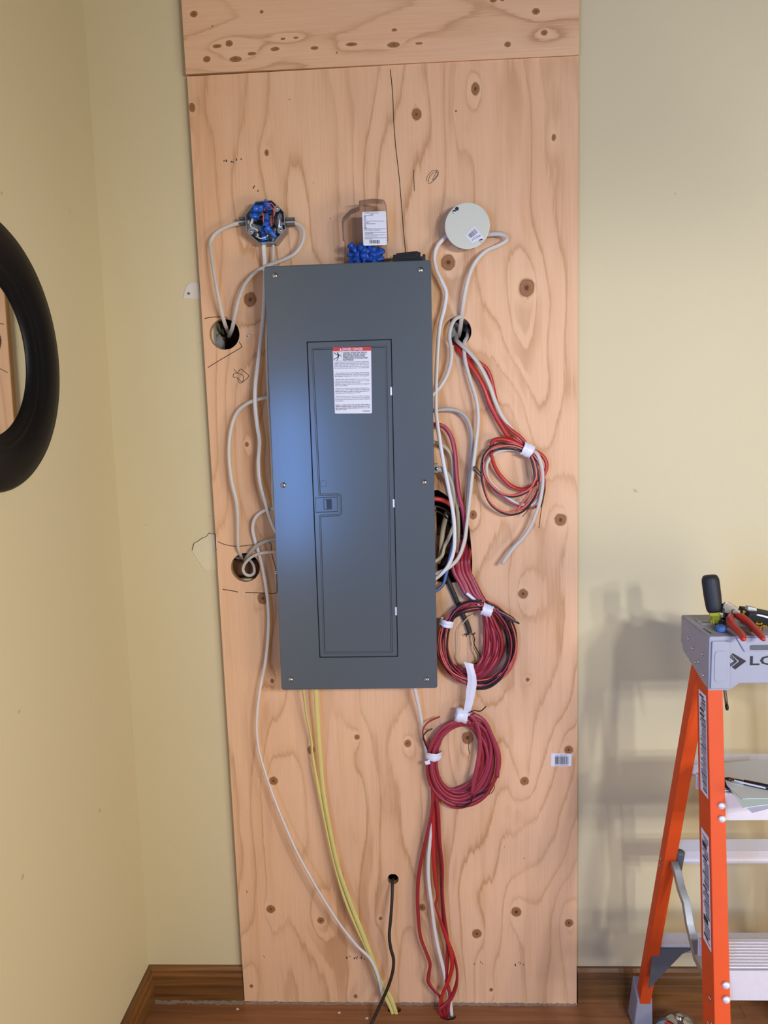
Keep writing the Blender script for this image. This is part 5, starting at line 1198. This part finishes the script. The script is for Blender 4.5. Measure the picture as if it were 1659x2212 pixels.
# pliers: head at the back, red grips to the front
pl = thing('pliers', 'red-handled cutting pliers lying across the ladder cap', 'pliers', tuple(atY(1590, 1350, -.40)))
def TP(px, py, y): return atY(px, py, y)
g1 = [TP(1579, 1329, -.395), TP(1577, 1341, -.420), TP(1584, 1353, -.442), TP(1597, 1365, -.467), TP(1604, 1375, -.487), TP(1606, 1382, -.502)]
g2 = [TP(1590, 1329, -.395), TP(1602, 1334, -.410), TP(1616, 1344, -.428), TP(1629, 1357, -.452), TP(1641, 1370, -.478), TP(1650, 1382, -.502)]
def taper(P, radii, n=5, sides=12, sq=1.0):
    pts = spline(P, n); rs = np.interp(np.linspace(0, len(radii)-1, len(pts)), range(len(radii)), radii); v = []; f = []; sprev = None
    for i, p in enumerate(pts):
        t_ = pts[min(i+1, len(pts)-1)]-pts[max(i-1, 0)]; t_ /= np.linalg.norm(t_); s = np.cross(t_, [0, 0, 1.0]); s /= np.linalg.norm(s); n_ = np.cross(s, t_)
        for k in range(sides): q = 2*PI*k/sides; v.append(p+s*(rs[i]*math.cos(q))+n_*(rs[i]*sq*math.sin(q)))
    for i in range(len(pts)-1): f += [(i*sides+k, i*sides+(k+1) % sides, (i+1)*sides+(k+1) % sides, (i+1)*sides+k) for k in range(sides)]
    f += [tuple(range(sides-1, -1, -1)), tuple((len(pts)-1)*sides+k for k in range(sides))]
    return v, f
for gq in (g1, g2): MB().add(*taper(gq, [.0055, .0074, .0078, .0072, .0070, .0072, .0066, .0034])).build('grip', 'handle_red', pl, smooth=True)
hd = [(1561, 1316), (1563, 1305), (1568, 1300), (1576, 1301), (1588, 1308), (1594, 1313), (1594, 1317), (1600, 1319), (1600, 1326), (1590, 1330), (1576, 1328), (1566, 1324), (1561, 1324)]
MB().prism([TP(*p, -.395) for p in hd], (0, .012, -.004)).build('jaw', 'steel_dark', pl, bevel=.0015)
MB().prism([TP(*p, -.3965) for p in ((1561, 1314), (1565, 1313), (1565.5, 1323), (1560, 1323))], (0, -.0006, 0)).build('jaw_gap', 'plastic_black', pl)
MB().add(*lathe([(.0045, 0), (.004, .0012)], TP(1586, 1321, -.3965), (0, -1, 0), 14)).build('pivot', 'steel_dark', pl)
MB().prism([TP(*p, -.388) for p in ((1566, 1325), (1578, 1329), (1576, 1345), (1568, 1352))], (0, .010, 0)).build('lower_jaw', 'plastic_black', pl)
# black switches / breakers with white strips
dv = thing('circuit_breaker', 'black circuit breaker with white strips lying on the ladder cap, at the picture edge', 'circuit breaker', tuple(atY(1650, 1365, -.37)))
bp = [TP(*p, -.400) for p in ((1616, 1332), (1619, 1322), (1646, 1325), (1700, 1336), (1700, 1376), (1652, 1372), (1640, 1362), (1616, 1350))]
MB().prism(bp, (0, .05, 0)).build('case', 'breaker_black', dv, bevel=.002)
MB().prism([TP(*p, -.4008) for p in ((1633, 1328.5), (1637, 1326.5), (1690, 1338), (1690, 1344)) ], (0, -.0006, 0)).build('label', 'label_white', dv)
MB().prism([TP(*p, -.4016) for p in ((1641, 1331), (1650, 1333), (1650, 1334.5), (1641, 1332.5)) ], (0, -.0002, 0)).build('print', 'ink', dv)
MB().prism([TP(*p, -.4008) for p in ((1637, 1352), (1652, 1358), (1690, 1366), (1690, 1371), (1652, 1365)) ], (0, -.0006, 0)).build('strip', 'label_white', dv)
for k in range(6):
    c = TP(1634+k*5, 1345+k*1.6+random.uniform(-2, 2), -.4005); MB().add(*lathe([(.0028, 0), (.0024, .0022)], c, (0, -1, 0), 8)).build('terminal', 'brass', dv)
MB().prism([TP(*p, -.385) for p in ((1613, 1325), (1616, 1310), (1635, 1314), (1636, 1325))], (0, .012, 0)).build('clip', 'galvanized', dv, bevel=.001)
MB().prism([TP(*p, -.385) for p in ((1608, 1332), (1609, 1321), (1614, 1320), (1615, 1334))], (0, .010, 0)).build('clip', 'brass', dv, bevel=.001)
# blue roll (tape) and brass bits under the pliers
bl = MB(); v, f = lathe([(.008, 0), (.010, .002), (.010, .010), (.007, .013)], np.array([*atZ(1557, 1364, TZ)[:2], TZ]), (0, 0, 1), 22)
o = bl.add(v, f).build('blue_cap', 'wire_blue', None, smooth=False); tag(o, 'small round blue plastic cap beside the screwdriver on the ladder cap', 'plastic cap')
c = atZ(1612, 1375, TZ); o = MB().add(*lathe([(.016, 0), (.0185, .002), (.0185, .012), (.016, .014), (.009, .014), (.009, .010)], np.array([c[0]-.012, -.385, TZ]), (0, 0, 1), 28)).build('tape_roll', 'latch_dark', None); tag(o, 'dark blue roll under the pliers on the ladder cap', 'tape roll')
for i, (px, py) in enumerate(((1626, 1374), (1640, 1366))):
    c = TP(px, py, -.428 if i == 0 else -.425); q0 = np.array([c[0], c[1], TZ])
    o = MB().add(*lathe([(.006, 0), (.0065, .002), (.0065, .010), (.0040, .011), (.0038, .004)], q0, (0, -.1, 1), 12)).build('brass_fitting', 'brass', None)
    tag(o, ['small brass fitting on the ladder cap, between the plier handles', 'small brass fitting on the ladder cap, behind the right plier handle'][i], 'fitting')

# ------------------------------------------------------------------ papers and pen on the upper step
SZ = .8792
def onstep(px, py, z): return atZ(px, py, z)
def leaf(name, m, pts, z, label, cat, th_=.0010, curl=0.0):
    P = [onstep(a, b_, z) for a, b_ in pts]
    for i, p in enumerate(P): p[2] = z+curl*(i % 2)
    o = MB().prism(P, (0, 0, th_)).build(name, m); return tag(o, label, cat)
leaf('dark_card', 'latch_dark', [(1545, 1668), (1562, 1695), (1596, 1728), (1700, 1735), (1700, 1665)], SZ, 'dark card under the papers on the upper ladder step', 'card', .003)
leaf('paper_sheet', 'paper_lilac', [(1590, 1722), (1616, 1748), (1626, 1757), (1660, 1748), (1720, 1742), (1720, 1690), (1580, 1690)], SZ+.0035, 'lilac sheet of paper lowest in the pile on the ladder step', 'paper', .0006)
leaf('paper_sheet', 'paper_mint', [(1573, 1700), (1606, 1746), (1640, 1741), (1720, 1732), (1720, 1670), (1560, 1680)], SZ+.0050, 'mint green sheet of paper in the middle of the pile on the ladder step', 'paper', .0008)
leaf('paper_sheet', 'paper', [(1556, 1650), (1600, 1645), (1700, 1638), (1720, 1726), (1618, 1725), (1604, 1727), (1570, 1697)], SZ+.0066, 'pale grey scribbled sheet topmost in the pile on the ladder step', 'paper', .0008)
pn = thing('pen', 'black pen with silver clip lying on the papers on the ladder step', 'pen', tuple(onstep(1620, 1692, SZ+.0075)))
e0 = onstep(1566, 1681, SZ+.0130); e1 = onstep(1760, 1722, SZ+.0130); pa = e1-e0; pl_ = np.linalg.norm(pa); pa /= pl_
MB().add(*lathe([(.0012, 0), (.0032, .006), (.0036, .012)], e0, pa, 14)).build('tip', 'plastic_black', pn, smooth=True)
MB().add(*lathe([(.0040, .012), (.0046, .018), (.0048, .034)], e0, pa, 16)).build('collar', 'chrome', pn, smooth=True)
MB().add(*lathe([(.0050, .034), (.0054, .060), (.0052, .125), (.003, .130)], e0, pa, 16)).build('barrel', 'plastic_black', pn, smooth=True)
sv = np.cross(pa, [0, 0, 1.0]); sv /= np.linalg.norm(sv); sgn = 1 if sv[1] < 0 else -1
MB().prism([e0+pa*.018+sv*sgn*.0040, e0+pa*.070+sv*sgn*.0066, e0+pa*.072+sv*sgn*.0096, e0+pa*.030+sv*sgn*.0078], (0, 0, .0030)).build('clip', 'aluminium', pn, bevel=.0006)

# ------------------------------------------------------------------ shiny dome on the floor between the ladder feet
dmx, dmy = 1.150, -.135
dm = thing('metal_reflector', 'shiny metal reflector dome on the floor by the ladder\'s rear foot', 'reflector', (dmx, dmy, 0))
prof_d = [(.062, 0), (.064, .003), (.062, .006)]+[(.060*math.cos(a), .008+.060*math.sin(a)) for a in np.linspace(.05, 1.35, 10)]+[(.010, .0685), (.009, .074), (.003, .075)]
MB().add(*lathe(prof_d, (dmx, dmy, 0), (0, 0, 1), 40)).build('dome', 'chrome', dm, smooth=True)
for a in (-.9, -.65):
    n_ = np.array([math.sin(.9)*math.sin(a+.9), -math.sin(.9)*math.cos(a+.9), math.cos(.9)]); c = np.array([dmx, dmy, .008])+n_*.0602
    MB().add(*lathe([(.0032, 0), (.0032, .0006)], c, n_, 10)).build('vent_hole', 'plastic_black', dm)

for o in list(sc.objects):
    if o.type == 'MESH': o.data.update()
